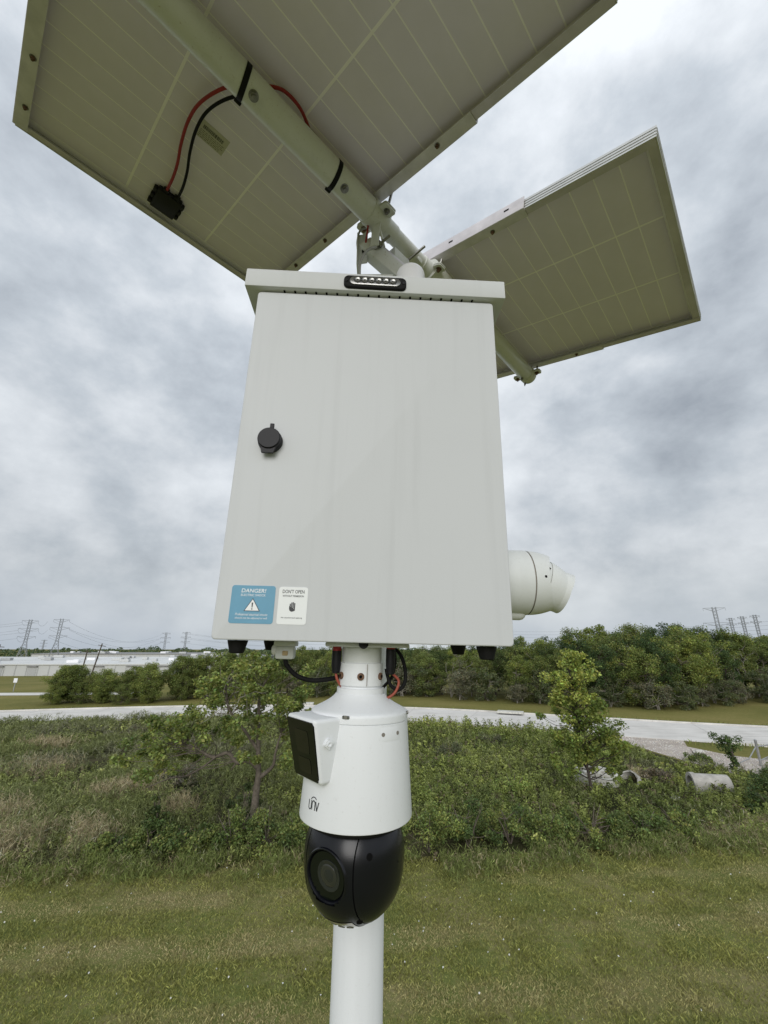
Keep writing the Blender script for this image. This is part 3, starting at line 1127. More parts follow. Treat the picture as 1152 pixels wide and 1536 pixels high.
MB().lathe([(.0512, .0175), (.0506, .024), (.0480, .036), (.0446, .046), (.0424, .052), (.0420, .0545)], 48, EM, True, False).build('front_shell', 'camera_shell_old', eye, 45)
mb = MB()                                   # hood around the glass, longer on top
vs, fs = [], []
for rr_, k in ((.0424, 0), (.0428, 1), (.0408, 1), (.0408, 0)):
    for i in range(48):
        a = 2 * math.pi * i / 48
        vs.append((rr_ * math.cos(a), rr_ * math.sin(a), .052 + k * (.010 + .008 * max(0, math.cos(a)))))
for j in range(3):
    for i in range(48):
        k = (i + 1) % 48
        fs.append((j * 48 + i, j * 48 + k, (j + 1) * 48 + k, (j + 1) * 48 + i))
mb.add(vs, fs, EM)
mb.build('hood', 'camera_shell_old', eye, 45)
MB().lathe([(.0406, .050), (.0406, .0545)], 40, EM).build('front_glass', 'black_glass', eye)
MB().prism([(.1125, .0215), (.1195, .0215), (.1140, .0275)], -.0490, -.0455).build('index_mark', 'dark_hole', eye)
MB().lathe([(.017, 0), (.017, .030), (.0155, .036), (.012, .040)], 28, Matrix.Translation((.036, 0, -.0585)) @ Matrix.Rotation(rad(90), 4, 'Y')).build('conduit_plug', 'camera_shell_old', tur, 40)

# ------------------------------------------------------------------ solar panels on their arm
PM1 = Matrix(((0.69314, -0.70877, 0.13117), (0.7201, 0.68892, -0.0827), (-0.03175, 0.15178, 0.9879))).to_4x4()
PM1.translation = Vector((0.017286, 1.001598, EYE + 1.255352))
PM2 = Matrix(((0.66519, -0.73702, 0.11963), (0.74665, 0.65538, -0.11395), (0.00558, 0.16512, 0.98626))).to_4x4()
PM2.translation = Vector((0.157523, 1.134998, EYE + 1.247899))
PW, PL, C0, FD, FT = 1.3387, .8151, .0429, .0249, .034
cell_me = None


def solar_panel(M, label, v_off, br_in, br_out, bolts_in, bolts_out, far_first):
    """local u = x (0..PL), v = y, w = z (frame back at 0)"""
    global cell_me
    o = empty('solar_panel', M, label, 'solar panel', 'solar panels on the pole arm')
    h = PW / 2
    # frame: four extrusions, mitred visually by butting
    for nm, c, s in (('frame_rail', (.0012 + .0, 0, FT / 2), (.0024, PW, FT)), ('frame_rail', (PL - .0012, 0, FT / 2), (.0024, PW, FT)),
                     ('frame_rail', (PL / 2, h - .0012, FT / 2), (PL - .005, .0024, FT)), ('frame_rail', (PL / 2, -h + .0012, FT / 2), (PL - .005, .0024, FT))):
        r = MB().box(c, s).build(nm, 'aluminium', o)
        # outer ribs of the extrusion
        long_v = s[1] > s[0]
        outw = (-1 if c[0] < PL / 2 else 1) if long_v else (-1 if c[1] < 0 else 1)
        for k in range(3):
            z = .008 + k * .009
            if long_v:
                MB().box((c[0] + outw * .0018, 0, z), (.0016, PW, .0022)).build('rib', 'aluminium', r)
            else:
                MB().box((c[0], c[1] + outw * .0018, z), (PL, .0016, .0022)).build('rib', 'aluminium', r)
        # inner return flange of the rail
        inw = -outw
        fl = .022 if long_v else .020
        if long_v:
            MB().box((c[0] + inw * (.0012 + fl / 2), 0, .0012), (fl, PW - .006, .0020)).build('flange', 'frame_back', r)
        else:
            MB().box((PL / 2, c[1] + inw * (.0012 + fl / 2), .0030), (PL - .006, fl, .0020)).build('flange', 'frame_back', r)
    MB().box((PL / 2, 0, FD + .0040), (PL - .006, PW - .006, .0060)).build('backsheet', 'backsheet_line', o)
    m_ = .013
    rows = [(m_ + (PL - 2 * m_) * k / 3, m_ + (PL - 2 * m_) * (k + 1) / 3) for k in range(3)]
    if cell_me is None:
        cell_me = MB().box((0, 0, 0), ((PL - 2 * m_) / 3 - .0068, .0640 - .0036, .0008)).build('cell', 'cell_back', o)
        first = cell_me
    else:
        first = link_copy(cell_me, o)
    k = 0
    for (a, b) in rows:
        for j in range(20):
            c = first if k == 0 else link_copy(cell_me, o)
            c.location = ((a + b) / 2, -.0115 + (j - 9.5) * .0640 + .0115, FD + .0008)
            k += 1
    # angle brackets along the two short-run edges
    for u0, sgn_, (v0, v1), bl in ((0, -1, br_in, bolts_in), (PL, 1, br_out, bolts_out)):
        mbk = MB()
        th = .003
        uo = u0 + sgn_ * .0035
        # bottom leg and side leg with a rounded corner
        prof = [(uo - sgn_ * .031, -.0005), (uo + sgn_ * .0, -.0005)]
        L_ = [(uo - sgn_ * .031, -.0005), (uo - sgn_ * .031, -.0005 - th), (uo + sgn_ * .0005, -.0005 - th), (uo + sgn_ * .0025, -.0025), (uo + sgn_ * .0033, .0005),
              (uo + sgn_ * .0033, FT + .004), (uo + sgn_ * .0003, FT + .004), (uo + sgn_ * .0003, -.0005)]
        nL = len(L_)
        vs_ = [(a, v0, b) for a, b in L_] + [(a, v1, b) for a, b in L_]
        mbk.add(vs_, [tuple(range(nL)), tuple(range(2 * nL - 1, nL - 1, -1))] + [(i, nL + i, nL + (i + 1) % nL, (i + 1) % nL) for i in range(nL)])
        br = mbk.build('bracket', 'bracket_channel', o, 35)
        for vv in bl:
            Mq = Matrix.Translation((u0 - sgn_ * .0165, vv, -.0035)) @ Matrix.Rotation(rad(180), 4, 'X')
            b1 = MB().lathe([(.0075, 0), (.0075, .0012)], 16, Mq).build('washer', 'steel_bolt', br)
            MB().lathe([(.0052, .0012), (.0052, .0058)], 6, Mq).build('nut', 'rusty_bolt', br, 20)
            MB().lathe([(.0028, .0058), (.0028, .0095)], 10, Mq).build('bolt', 'rusty_bolt', br, 30)
        for vv in (v0 + .055, v0 + .255):
            MB().box((uo + sgn_ * .0034, vv, FT * .62), (.0012, .016, .0060), bevel=.0004, seg=1).build('slot', 'dark_hole', br)
    return o


p1 = solar_panel(PM1 @ Matrix.Translation((-.0735 - PL, -.0086, C0)), 'solar panel overhead at upper left with red and black cables', 0,
                 (-.30, .660), (-.350, .470), (.41, .575), (-.242, .240, .418), False)
p2 = solar_panel(PM2 @ Matrix.Translation((0, 0, C0)), 'solar panel on the right behind the cabinet, bare underside', 0,
                 (-.337, .36), (-.330, .36), (-.226, .226), (-.224, .224), True)
# label plate and junction box under the first panel (u measured from the panel's far-left edge)
U0 = .0735 + PL
mb = MB().box((-.4903 + U0, .2468 + .0086, FD - .0002), (.080, .058, .0008))
lab = mb.build('rating_label', 'label_silver', p1, label='small silver rating label with a barcode')
mb = MB()
x = -.519 + U0
rb = random.Random(4)
while x < -.462 + U0:
    wv = rb.uniform(.0006, .0018)
    mb.box((x, .2350 + .0086, FD - .0007), (wv, .012, .0003))
    x += wv + rb.uniform(.0006, .0016)
mb.build('barcode', 'print_black', lab)
mb = MB()
for k in range(5):
    y = .2480 + k * .0056
    x = -.523 + U0
    while x < -.462 + U0:
        l = rb.uniform(.003, .009)
        mb.box((x + l / 2, y + .0086, FD - .0007), (l, .0016, .0003))
        x += l + .002
mb.build('print_lines', 'print_brown', lab)
jb = MB().box((-.5045 + U0, .572 + .0086, FD - .0095), (.074, .090, .019), bevel=.003).build('junction_box', 'black_plastic', p1, 40)
for (dx, dy, sx, sy) in ((-.042, -.028, .012, .018), (-.042, .004, .012, .018), (-.042, .032, .012, .016), (.042, -.026, .012, .018), (.042, .004, .012, .018), (.042, .030, .012, .016),
                         (-.016, -.049, .018, .012), (.018, -.049, .018, .012)):
    MB().box((-.5045 + dx + U0, .572 + dy + .0086, FD - .0085), (sx, sy, .015), bevel=.002, seg=1).build('lug', 'black_plastic', jb, 40)


def uvw(u, v, w_):
    return (u + U0, v + .0086, w_)


red = catmull([uvw(-.520, .522, .016), uvw(-.521, .500, .010), uvw(-.524, .445, .006), uvw(-.532, .384, .004), uvw(-.546, .318, .003), uvw(-.556, .240, .002),
               uvw(-.553, .168, .000), uvw(-.530, .090, -.003), uvw(-.495, .030, -.003), uvw(-.455, -.006, .002), uvw(-.420, -.024, .010), uvw(-.370, -.022, .012), uvw(-.31, .002, .006), uvw(-.23, .01, .002), uvw(-.10, .0, -.004)], 8)
blk = catmull([uvw(-.487, .522, .016), uvw(-.487, .500, .010), uvw(-.492, .445, .004), uvw(-.503, .384, .002), uvw(-.520, .318, .000), uvw(-.533, .240, -.001),
               uvw(-.532, .168, -.003), uvw(-.512, .098, -.006), uvw(-.480, .045, -.008), uvw(-.43, .0, -.004), uvw(-.33, -.01, .000), uvw(-.23, -.005, -.004), uvw(-.10, .0, -.004)], 8)
tag(MB().tube(red, .0042, 10).build('red_cable', 'red_cable', p1, 60), 'red lead from the junction box')
tag(MB().tube(blk, .0040, 10).build('black_cable', 'black_rubber', p1, 60), 'black lead from the junction box')

# arm: the tube both panels are clamped to, and its tilt head on the pole
arm = empty('panel_arm', PM1, 'white tubular arm carrying both solar panels over the pole', 'mounting arm')
UX = Matrix.Rotation(rad(90), 4, 'Y')       # lathe axis -> u


def ring_u(prof, n=48, M=None, **k):
    return MB().lathe([(r, u) for r, u in prof], n, (M or Matrix()) @ UX, **k)


ring_u([(.0361, -.955), (.0361, -.092)], 64).build('tube', 'tube_paint', arm, 40)
M12 = PM1.inverted() @ PM2
ring_u([(.0352, .012), (.0352, PL + .003), (.033, PL + .006)], 56, M12).build('tube', 'tube_paint', arm, 40)
ring_u([(.0385, -.096), (.0392, -.094), (.0392, -.036), (.0385, -.034)], 48).build('collar', 'bracket_paint', arm, 40)
ring_u([(.0290, -.036), (.0290, .012), (.0270, .016)], 40).build('inner_sleeve', 'tube_paint', arm, 40)
ring_u([(.0258, .010), (.0258, .150), (.0285, .152), (.0285, .172), (.0300, .174), (.0300, .205)], 40).build('inner_tube', 'tube_paint', arm, 40)
ring_u([(.0368, -.004), (.0368, .020)], 40, M12).build('collar', 'bracket_paint', arm, 40)
ring_u([(.0364, PL - .040), (.0376, PL - .038), (.0376, PL - .004)], 40, M12).build('collar', 'bracket_paint', arm, 40)


def nut_bolt(q, axis, r=.006, long=.0, parent=arm, M=None, mat='steel_bolt'):
    F_ = frame((0, 0, 1) if abs(Vector(axis).normalized().z) < .9 else (1, 0, 0), axis, q)
    if M is not None:
        F_ = M @ F_
    b = MB().lathe([(r * 1.35, 0), (r * 1.35, .0014)], 20, F_).lathe([(r, .0014), (r, .0075), (r * .9, .0082)], 6, F_).lathe([(r * .52, .008), (r * .52, .014 + long)], 12, F_)
    return b.build('bolt', mat, parent, 25)


# clamp ears with their bolts on the pole-side collar
def ear(cu, cv, cw, size, ang, parent=arm, M=None, bolt_mat='rusty_bolt', bolt_len=0.0, wd=.034):
    """rounded clamp tab beside the tube; its bolt stands across the split of the clamp"""
    oo = rounded_rect(-size * .5, size * .5, -wd / 2, wd / 2, .008, 4)
    Mq = (M or Matrix()) @ Matrix.Translation((cu, cv, cw)) @ Matrix.Rotation(rad(ang), 4, 'X') @ Matrix.Rotation(rad(-90), 4, 'X')
    e_ = MB().prism(oo, .0012, .0046, Mq).prism(oo, -.0046, -.0012, Mq).build('clamp_ear', 'bracket_paint', parent, 30)
    F_ = (M or Matrix()) @ Matrix.Translation((cu, cv, cw)) @ Matrix.Rotation(rad(ang), 4, 'X')
    D_ = F_ @ Matrix.Rotation(rad(180), 4, 'X') @ Matrix.Translation((0, 0, .0046))
    MB().lathe([(.0095, 0), (.0095, .0014)], 20, D_).lathe([(.0072, .0014), (.0072, .0075)], 6, D_).lathe([(.0040, .0075), (.0040, .012)], 12, D_).build('clamp_bolt', bolt_mat, e_, 25)
    MB().lathe([(.0040, .0046), (.0040, .030 + bolt_len)], 12, F_).build('clamp_stud', 'steel_bolt', e_, 30)


ear(-.064, -.050, -.004, .046, 8, bolt_mat='steel_bolt', bolt_len=.03)
ear(-.064, .052, -.004, .040, 0)
ear(.196, -.048, -.010, .036, 12)
ear(.196, .046, -.004, .036, 0)
ear(PL - .020, -.047, .004, .034, 0, M=M12)
ear(PL - .020, .047, -.004, .034, 0, M=M12)
# bolts through the tube beside the ties
for u in (-.482, -.199):
    a = rad(28)
    nut_bolt((u, -.036 * math.sin(a), -.036 * math.cos(a)), (0, -math.sin(a), -math.cos(a)), .0088)
a = rad(-22)
nut_bolt((-.050, -.039 * math.sin(a), -.039 * math.cos(a)), (0, -math.sin(a), -math.cos(a)), .0055)
nut_bolt((PL - .060, .006, -.0352), (0, .1, -1), .0050, M=M12)
nut_bolt((PL - .012, .012, -.037), (0, .1, -1), .0042, M=M12)
# cable ties
for u, sk in ((-.505, .16), (-.228, .16)):
    mb = MB()
    n = 56
    vs, fs = [], []
    for (r_, du) in ((.0364, -.0065), (.0378, -.0065), (.0378, .0065), (.0364, .0065)):
        for i in range(n):
            a = 2 * math.pi * i / n
            vs.append((u + du + sk * r_ * math.sin(a), r_ * math.sin(a), r_ * math.cos(a)))
    for j in range(4):
        for i in range(n):
            k = (i + 1) % n
            fs.append((j * n + i, j * n + k, ((j + 1) % 4) * n + k, ((j + 1) % 4) * n + i))
    mb.add(vs, fs)
    t_ = mb.build('cable_tie', 'black_rubber', arm, 40)
    MB().box((u + sk * .030, .0300, -.0245), (.0165, .009, .0075), bevel=.001, seg=1).build('tie_head', 'black_rubber', t_)
# tilt head on the pole top (arm-local axes, worked in world directions)
AI = PM1.inverted()


def wpt(x, y, z):
    return AI @ Vector((x, y, EYE + z))


def wbox(name, c, s, rot, mat, bevel=.002, parent=arm):
    Mq = AI @ Matrix.Translation((c[0], c[1], EYE + c[2])) @ rot
    return MB().box((0, 0, 0), s, Mq, bevel=bevel, seg=2).build(name, mat, parent, 40)


RY = lambda d: Matrix.Rotation(rad(d), 4, 'Y')
RZ = lambda d: Matrix.Rotation(rad(d), 4, 'Z')
wbox('post_cap', (-.028, 1.0, 1.012), (.105, .105, .03), Matrix(), 'bracket_paint')
wbox('tilt_channel', (.004, .985, 1.105), (.044, .044, .19), RY(-42), 'bracket_paint', .004)
wbox('tilt_channel', (.046, 1.020, 1.125), (.030, .034, .21), RY(-42), 'bracket_channel', .004)
wbox('head_block', (.040, 1.045, 1.180), (.070, .045, .045), RZ(46), 'bracket_paint', .004)
wbox('fork_plate', (-.026, .950, 1.195), (.026, .006, .115), RZ(-20) @ RY(4), 'bracket_paint', .0015)
wbox('fork_plate', (-.012, .962, 1.205), (.006, .034, .095), RZ(-15) @ RY(-10), 'bracket_paint', .0015)
wbox('side_plate', (-.068, .985, 1.165), (.032, .005, .115), RZ(-10), 'cabinet_paint', .0012)
wbox('side_plate', (-.083, 1.005, 1.165), (.004, .05, .125), Matrix(), 'bracket_paint', .0012)
F_ = AI @ Matrix.Translation((-.057, .981, EYE + 1.150)) @ Matrix.Rotation(rad(90), 4, 'X')
MB().lathe([(.012, 0), (.012, .004), (.008, .006)], 20, F_).build('grommet', 'black_rubber', arm, 40)
for (x, y, z, dx) in ((-.018, .955, 1.145, 1),):
    F_ = AI @ frame((0, 0, 1), (.75, -.25, .55), (x, y, EYE + z))
    MB().lathe([(.0042, -.015), (.0042, .042)], 12, F_).lathe([(.0095, .0), (.0095, .010)], 6, F_).build('stud', 'steel_bolt', arm, 25)
F_ = AI @ frame((0, 0, 1), (.75, -.25, .55), (.090, 1.055, EYE + 1.215))
MB().lathe([(.0042, -.015), (.0042, .052)], 12, F_).build('stud', 'steel_bolt', arm, 25)
wbox('stud_tab', (.118, 1.08, 1.235), (.022, .006, .034), RZ(46) @ RY(20), 'bracket_paint', .002)
MB().tube(catmull([wpt(-.05, .955, 1.235), wpt(-.052, .955, 1.200), wpt(-.057, .965, 1.165), wpt(-.057, .985, 1.150)], 6), .0030, 8).build('head_cable', 'red_cable', arm, 60)
MB().tube(catmull([wpt(-.045, .975, 1.245), wpt(-.075, .98, 1.235), wpt(-.084, .985, 1.20), wpt(-.083, .99, 1.17)], 6), .0032, 8).build('head_cable', 'grey_cable', arm, 60)
MB().tube(catmull([wpt(-.025, .945, 1.125), wpt(-.050, .93, 1.095), wpt(-.068, .92, 1.040), wpt(-.070, .915, .98)], 6), .0040, 8).build('head_cable', 'grey_cable', arm, 60)

# ------------------------------------------------------------------ cables under the cabinet
def cable(name, pts, r, mat, label, cat='cable', group=None):
    ps = catmull(pts, 8)
    M_ = BOXM @ Matrix.Translation(ps[0])
    o = MB().tube([p - ps[0] for p in ps], r, 10).build(name, mat, None, 60)
    o.matrix_world = M_
    return tag(o, label, cat, group)


cable('camera_cable', [(-.1445, .100, -.030), (-.140, .100, -.043), (-.122, .103, -.060), (-.095, .108, -.068), (-.065, .112, -.066), (-.040, .118, -.060), (-.028, .125, -.052)], .0042,
      'black_rubber', 'black cable curving from the grey socket to the camera neck')
cable('looped_cable', [(.056, .115, -.006), (.070, .112, -.022), (.0775, .108, -.045), (.077, .104, -.068), (.066, .100, -.080), (.052, .098, -.074), (.045, .100, -.058), (.042, .102, -.045)], .0033,
      'black_rubber', 'black cable loop hanging right of the camera neck')
cable('thin_cable', [(.058, .125, -.006), (.060, .125, -.035), (.054, .122, -.060), (.042, .118, -.074), (.034, .112, -.080), (.024, .122, -.079)], .0028, 'black_rubber',
      'thin black cable tucked behind the loop beside the camera neck')
for nm, x, lbl in (('cable_connector', -.0495, 'black plug with red collar left of the camera neck'), ('cable_connector', .0490, 'black plug with red collar right of the camera neck')):
    o = empty(nm, BOXM @ Matrix.Translation((x, .088, -.007)), lbl, 'connector', 'plugs beside the camera neck')
    MB().lathe([(.0080, 0), (.0080, -.009 if x < 0 else -.004)], 20).build('red_collar', 'red_cable', o, 40)
    MB().lathe([(.0086, -.003 if x > 0 else -.008), (.0086, -.032), (.0078, -.037), (.0068, -.046), (.0045, -.047)], 20).build('plug', 'black_plastic', o, 40)
    s_ = -1 if x < 0 else 1
    if x < 0:
        w_ = catmull([(0, 0, -.045), (.003, -.002, -.056), (.011, .002, -.068), (.022, .012, -.075)], 6)
    else:
        w_ = catmull([(.004, .004, -.045), (.016, .006, -.058), (.010, .004, -.076), (-.004, .002, -.086), (-.014, .008, -.084), (-.024, .016, -.077)], 6)
    MB().tube(w_, .0024, 8).build('orange_lead', 'orange_cable', o, 60)

# ================================================================== BACKGROUND STRUCTURES
def polar(az, d, z=0.0):
    a = rad(az)
    return Vector((d * math.sin(a), d * math.cos(a), z))


# ------------------------------------------------------------------ warehouses, far left
def warehouse(x0, x1, y0, y1, zb, ze, zr, wall, roofm, label, bays, skew=0.0):
    o = empty('warehouse', Matrix.Translation(((x0 + x1) / 2, (y0 + y1) / 2, zb)) @ Matrix.Rotation(rad(skew), 4, 'Z'), label, 'warehouse')
    L_, D_, H_ = x1 - x0, y1 - y0, ze - zb
    MB().box((0, 0, H_ / 2), (L_, D_, H_)).build('wall', wall, o)
    e = .5
    MB().hexa([(-L_ / 2 - e, -D_ / 2 - e, H_ + .01), (L_ / 2 + e, -D_ / 2 - e, H_ + .01), (L_ / 2 + e, D_ / 2 + e, H_ + .01), (-L_ / 2 - e, D_ / 2 + e, H_ + .01),
               (-L_ / 2 - e, -D_ / 2 - e, H_ + .35), (L_ / 2 + e, -D_ / 2 - e, H_ + .35), (L_ / 2 + e, D_ / 2 + e, zr - zb), (-L_ / 2 - e, D_ / 2 + e, zr - zb)]).build('roof', roofm, o)
    rb_ = random.Random(int(abs(x0) * 7))
    for k in range(bays):
        x = -L_ / 2 + (k + .5) * L_ / bays
        if k % 3 == 1:
            d = MB().box((x, -D_ / 2 - .05, 1.7), (3.2, .12, 3.4)).build('dock_door', 'galvanised', o)
            MB().box((x, -D_ / 2 - .5, 3.75), (3.9, 1.1, .25)).build('canopy', 'shed_grey_roof', d)
        MB().box((-L_ / 2 + k * L_ / bays, -D_ / 2 - .06, H_ / 2), (.30, .10, H_ - .1)).build('downpipe', 'galvanised', o)
    for k in range(bays):
        x = rb_.uniform(-L_ / 2 + 4, L_ / 2 - 4)
        y = rb_.uniform(-D_ / 2 + 4, D_ / 2 - 6)
        zz_ = H_ + .35 + (zr - zb - H_ - .35) * (y + D_ / 2) / D_
        MB().box((x, y, zz_ + .55), (rb_.uniform(2, 5), 2.2, 1.2), bevel=.15, seg=1).build('roof_unit', rb_.choice(['dome_white', 'shed_wall', 'galvanised']), o)
    return o


warehouse(-206, -94, 186, 236, -6.0, -1.7, .6, 'shed_wall', 'shed_roof', 'long low pale warehouse with white roof beyond the left bushes', 26, 6)
warehouse(-120, -66, 236, 276, -6.0, -.2, 1.3, 'shed_wall', 'shed_grey_roof', 'warehouse with a grey roof at the right end of the row', 12, 5)
warehouse(-235, -120, 300, 340, -6.0, 1.0, 2.0, 'shed_wall', 'shed_grey_roof', 'farthest warehouse with a dark flat roof line behind the pale one', 14, 4)
# utility poles leaning before the warehouse
for (az, d, h, ln, lbl) in ((-32.9, 150, 9.5, 9, 'dark timber utility pole leaning right before the warehouse'),
                            (-33.8, 158, 8.0, 4, 'shorter timber utility pole beside the leaning one'),
                            (-41.0, 150, 9.0, 3, 'timber utility pole at the left edge before the warehouse')):
    p = polar(az, d)
    p.z = float(ground_z(p.x, p.y))
    o = empty('utility_pole', Matrix.Translation(p) @ Matrix.Rotation(rad(ln), 4, 'Y'), lbl, 'pole', 'timber utility poles')
    MB().lathe([(.22, 0), (.15, h)], 8).build('shaft', 'wood_pole', o)
    MB().box((0, .2, h - .6), (2.2, .12, .16)).build('cross_arm', 'wood_pole', o)
# small white sign at the side road
sp = Vector((-44.5, 55.0, 0))
sg = empty('road_sign', sp, 'small white sign on a post by the side road', 'sign')
MB().box((0, 0, .7), (.07, .07, 1.4)).build('post', 'galvanised', sg)
MB().box((0, -.06, 1.25), (.45, .03, .5), bevel=.01, seg=1).build('sign_face', 'sign_white', sg)


# ------------------------------------------------------------------ transmission towers
def bar(mb, a, b, t):
    a, b = Vector(a), Vector(b)
    mb.tube([a, b], t / 1.6, 4, caps=False)


def tower_parts(o, h, wb=.24, wt=.05, t=.12, arms=((.98, .11), (.82, .14), (.66, .125)), flat=False):
    """lattice tower of height h; body, each pair of arms and the insulator strings are parts"""
    hw = lambda z: h * (wb * .5 + (wt * .5 - wb * .5) * min(1, z / (h * .55))) if z < h * .55 else h * wt * .5
    lev = [0]
    z = 0
    while z < h * .985:
        z += max(h * .055, hw(z) * 1.7)
        lev.append(min(z, h))
    for sx in (-1, 1):
        for sy in (-1, 1):
            mb = MB()
            mb.tube([(sx * hw(a), sy * hw(a), a) for a in lev], t / 1.6, 4, caps=False)
            mb.build('leg', 'lattice_steel', o)
    mb = MB()
    for a, b in zip(lev, lev[1:]):
        A, B_ = hw(a), hw(b)
        for s_ in (-1, 1):
            bar(mb, (-A, s_ * A, a), (B_, s_ * B_, b), t * .7)
            bar(mb, (A, s_ * A, a), (-B_, s_ * B_, b), t * .7)
            bar(mb, (s_ * A, -A, a), (s_ * B_, B_, b), t * .7)
            bar(mb, (s_ * A, A, a), (s_ * B_, -B_, b), t * .7)
    mb.build('bracing', 'lattice_steel', o)
    tips = []
    for zf, ext in arms:
        z = h * zf
        for s_ in (-1, 1):
            mb = MB()
            w_ = hw(z)
            tip = (s_ * (w_ + h * ext), 0, z)
            for sy in (-1, 1):
                bar(mb, (s_ * w_, sy * w_, z), tip, t * .8)
                bar(mb, (s_ * w_, sy * w_, z - h * .05), tip, t * .8)
            am = mb.build('cross_arm', 'lattice_steel', o)
            mb = MB()
            bar(mb, tip, (tip[0], 0, z - h * .045), t * .7)
            mb.build('insulator', 'wire_grey', am)
            tips.append(Vector((tip[0], 0, z - h * .045)))
    return tips


TW = {}


def tower(key, az, d, el_top, rotz, label, group, src=None, **kw):
    p = polar(az, d)
    p.z = float(ground_z(p.x, p.y))
    top = EYE + d * math.tan(rad(el_top))
    h = top - p.z
    M = Matrix.Translation(p) @ Matrix.Rotation(rad(rotz), 4, 'Z')
    o = empty('transmission_tower', M, label, 'pylon', group)
    tips = tower_parts(o, h, **kw)
    TW[key] = [M @ q for q in tips]


G1, G2 = 'pylons beyond the warehouse', 'pylons beyond the right wood'
tower('a', -39.0, 300, 2.75, 30, 'large lattice pylon at far left, nearest the frame edge', G1)
tower('b', -36.45, 300, 2.95, 30, 'large lattice pylon second from the left', G1)
tower('c', -37.5, 640, .80, 30, 'small faint lattice pylon between the two large ones', G1, t=.18)
tower('d', -26.3, 470, 1.75, 30, 'left of the two mid-distance pylons beside the cabinet', G1, wb=.15, t=.17)
tower('e', -24.15, 470, 1.85, 30, 'right of the two mid-distance pylons beside the cabinet', G1, wb=.15, t=.17)
tower('f', 37.4, 330, 4.25, -25, 'lattice pylon with wide arms above the right wood', G2, wb=.18, t=.14, arms=((.985, .13), (.74, .17), (.5, .12)))
tower('g', 38.55, 520, 3.10, -25, 'left of three narrow pylons above the right wood', G2, wb=.10, wt=.05, t=.19, arms=((.98, .06), (.86, .07)))
tower('h', 39.5, 500, 3.22, -25, 'middle of three narrow pylons above the right wood', G2, wb=.10, wt=.05, t=.19, arms=((.98, .06), (.86, .07)))
tower('i', 40.5, 480, 3.32, -25, 'right of three narrow pylons above the right wood', G2, wb=.10, wt=.05, t=.19, arms=((.98, .06), (.86, .07)))


def wire(a, b, sag, label, group, r=.04):
    n = 14
    pts = [a.lerp(b, k / n) - Vector((0, 0, 4 * sag * (k / n) * (1 - k / n))) for k in range(n + 1)]
    o = MB().tube([p - a for p in pts], r, 4, caps=False).build('power_line', 'wire_grey')
    o.location = a
    tag(o, label, 'power line', group)


for i in range(6):
    lv = ('top', 'middle', 'lowest')[i // 2]
    if i % 2 == 0 or i < 4:
        wire(TW['a'][i], TW['a'][i] + Vector((-190, -20, 1)), 7, lv + ' power line leaving the frame left of the leftmost pylon, %s circuit' % ('left', 'right')[i % 2], 'power lines at far left')
        wire(TW['b'][i], TW['d'][i], 9, lv + ' power line from the large left pylons to the mid-distance pair, %s circuit' % ('left', 'right')[i % 2], 'power lines over the warehouse')
        wire(TW['a'][i], TW['b'][i] + Vector((-9, -4, 0)), 2, lv + ' power line strung between the two large left pylons, %s circuit' % ('left', 'right')[i % 2], 'power lines between the left pylons', .045)
        wire(TW['e'][i], TW['e'][i] + Vector((260, 150, 2)), 10, lv + ' power line running behind the cabinet from the mid-distance pylons, %s circuit' % ('left', 'right')[i % 2], 'power lines behind the cabinet', .05)
for k in range(6):
    a = polar(8, 620, EYE + 620 * math.tan(rad(.9 + .32 * k)))
    b = polar(52, 430, EYE + 430 * math.tan(rad(1.6 + .36 * k)))
    wire(a, b, 9, ('lowest', 'second lowest', 'third lowest', 'third highest', 'second highest', 'highest')[k] + ' power line over the right wood', 'power lines over the right wood', .06)

# ------------------------------------------------------------------ old concrete pipes in the scrub
def ring_shape(ro, ri, h, n=40, jag=0.0, seed=1):
    r_ = random.Random(seed)
    mb = MB()
    top = [h + r_.uniform(-jag, jag) for _ in range(n)]
    vs, fs = [], []
    for R_, zf in ((ri, 0), (ro, 0), (ro, 1), (ri, 1)):
        for i in range(n):
            a = 2 * math.pi * i / n
            vs.append((R_ * math.cos(a), R_ * math.sin(a), top[i] if zf else 0))
    for j in range(4):
        for i in range(n):
            k = (i + 1) % n
            fs.append((j * n + i, j * n + k, ((j + 1) % 4) * n + k, ((j + 1) % 4) * n + i))
    mb.add(vs, fs)
    return mb


pipe = empty('concrete_pipe', Matrix.Translation((11.45, 18.1, .22)) @ Matrix.Rotation(rad(-12), 4, 'Z') @ Matrix.Rotation(rad(90), 4, 'Y'), 'grey concrete pipe lying on its side in the weeds, open end left', 'pipe')
ring_shape(.37, .29, 1.25).build('barrel', 'concrete', pipe, 40)
ring_shape(.40, .372, .16).build('collar', 'concrete', pipe, 40)
well = empty('manhole_ring', Matrix.Translation((8.45, 19.2, .0)) @ Matrix.Rotation(rad(4), 4, 'X'), 'wide pale concrete manhole ring full of rubble by the young tree', 'concrete ring')
ring_shape(.78, .66, .36, jag=.03).build('ring', 'concrete_pale', well, 40)
ring_shape(.82, .781, .14).build('lip', 'concrete_pale', well, 40)
for k in range(14):
    a, d = random.uniform(0, 6.28), random.uniform(0, .5)
    MB().box((d * math.cos(a), d * math.sin(a), .27 + random.uniform(0, .1)), (random.uniform(.12, .34), random.uniform(.1, .26), random.uniform(.08, .2)),
             Matrix(), bevel=.02, seg=1).build('rubble_block', random.choice(['rubble', 'concrete_pale']), well)
r2 = empty('broken_ring', Matrix.Translation((10.0, 19.3, -.16)) @ Matrix.Rotation(rad(-55), 4, 'Y') @ Matrix.Rotation(rad(20), 4, 'X'), 'smaller tilted concrete ring between the manhole ring and the pipe', 'concrete ring')
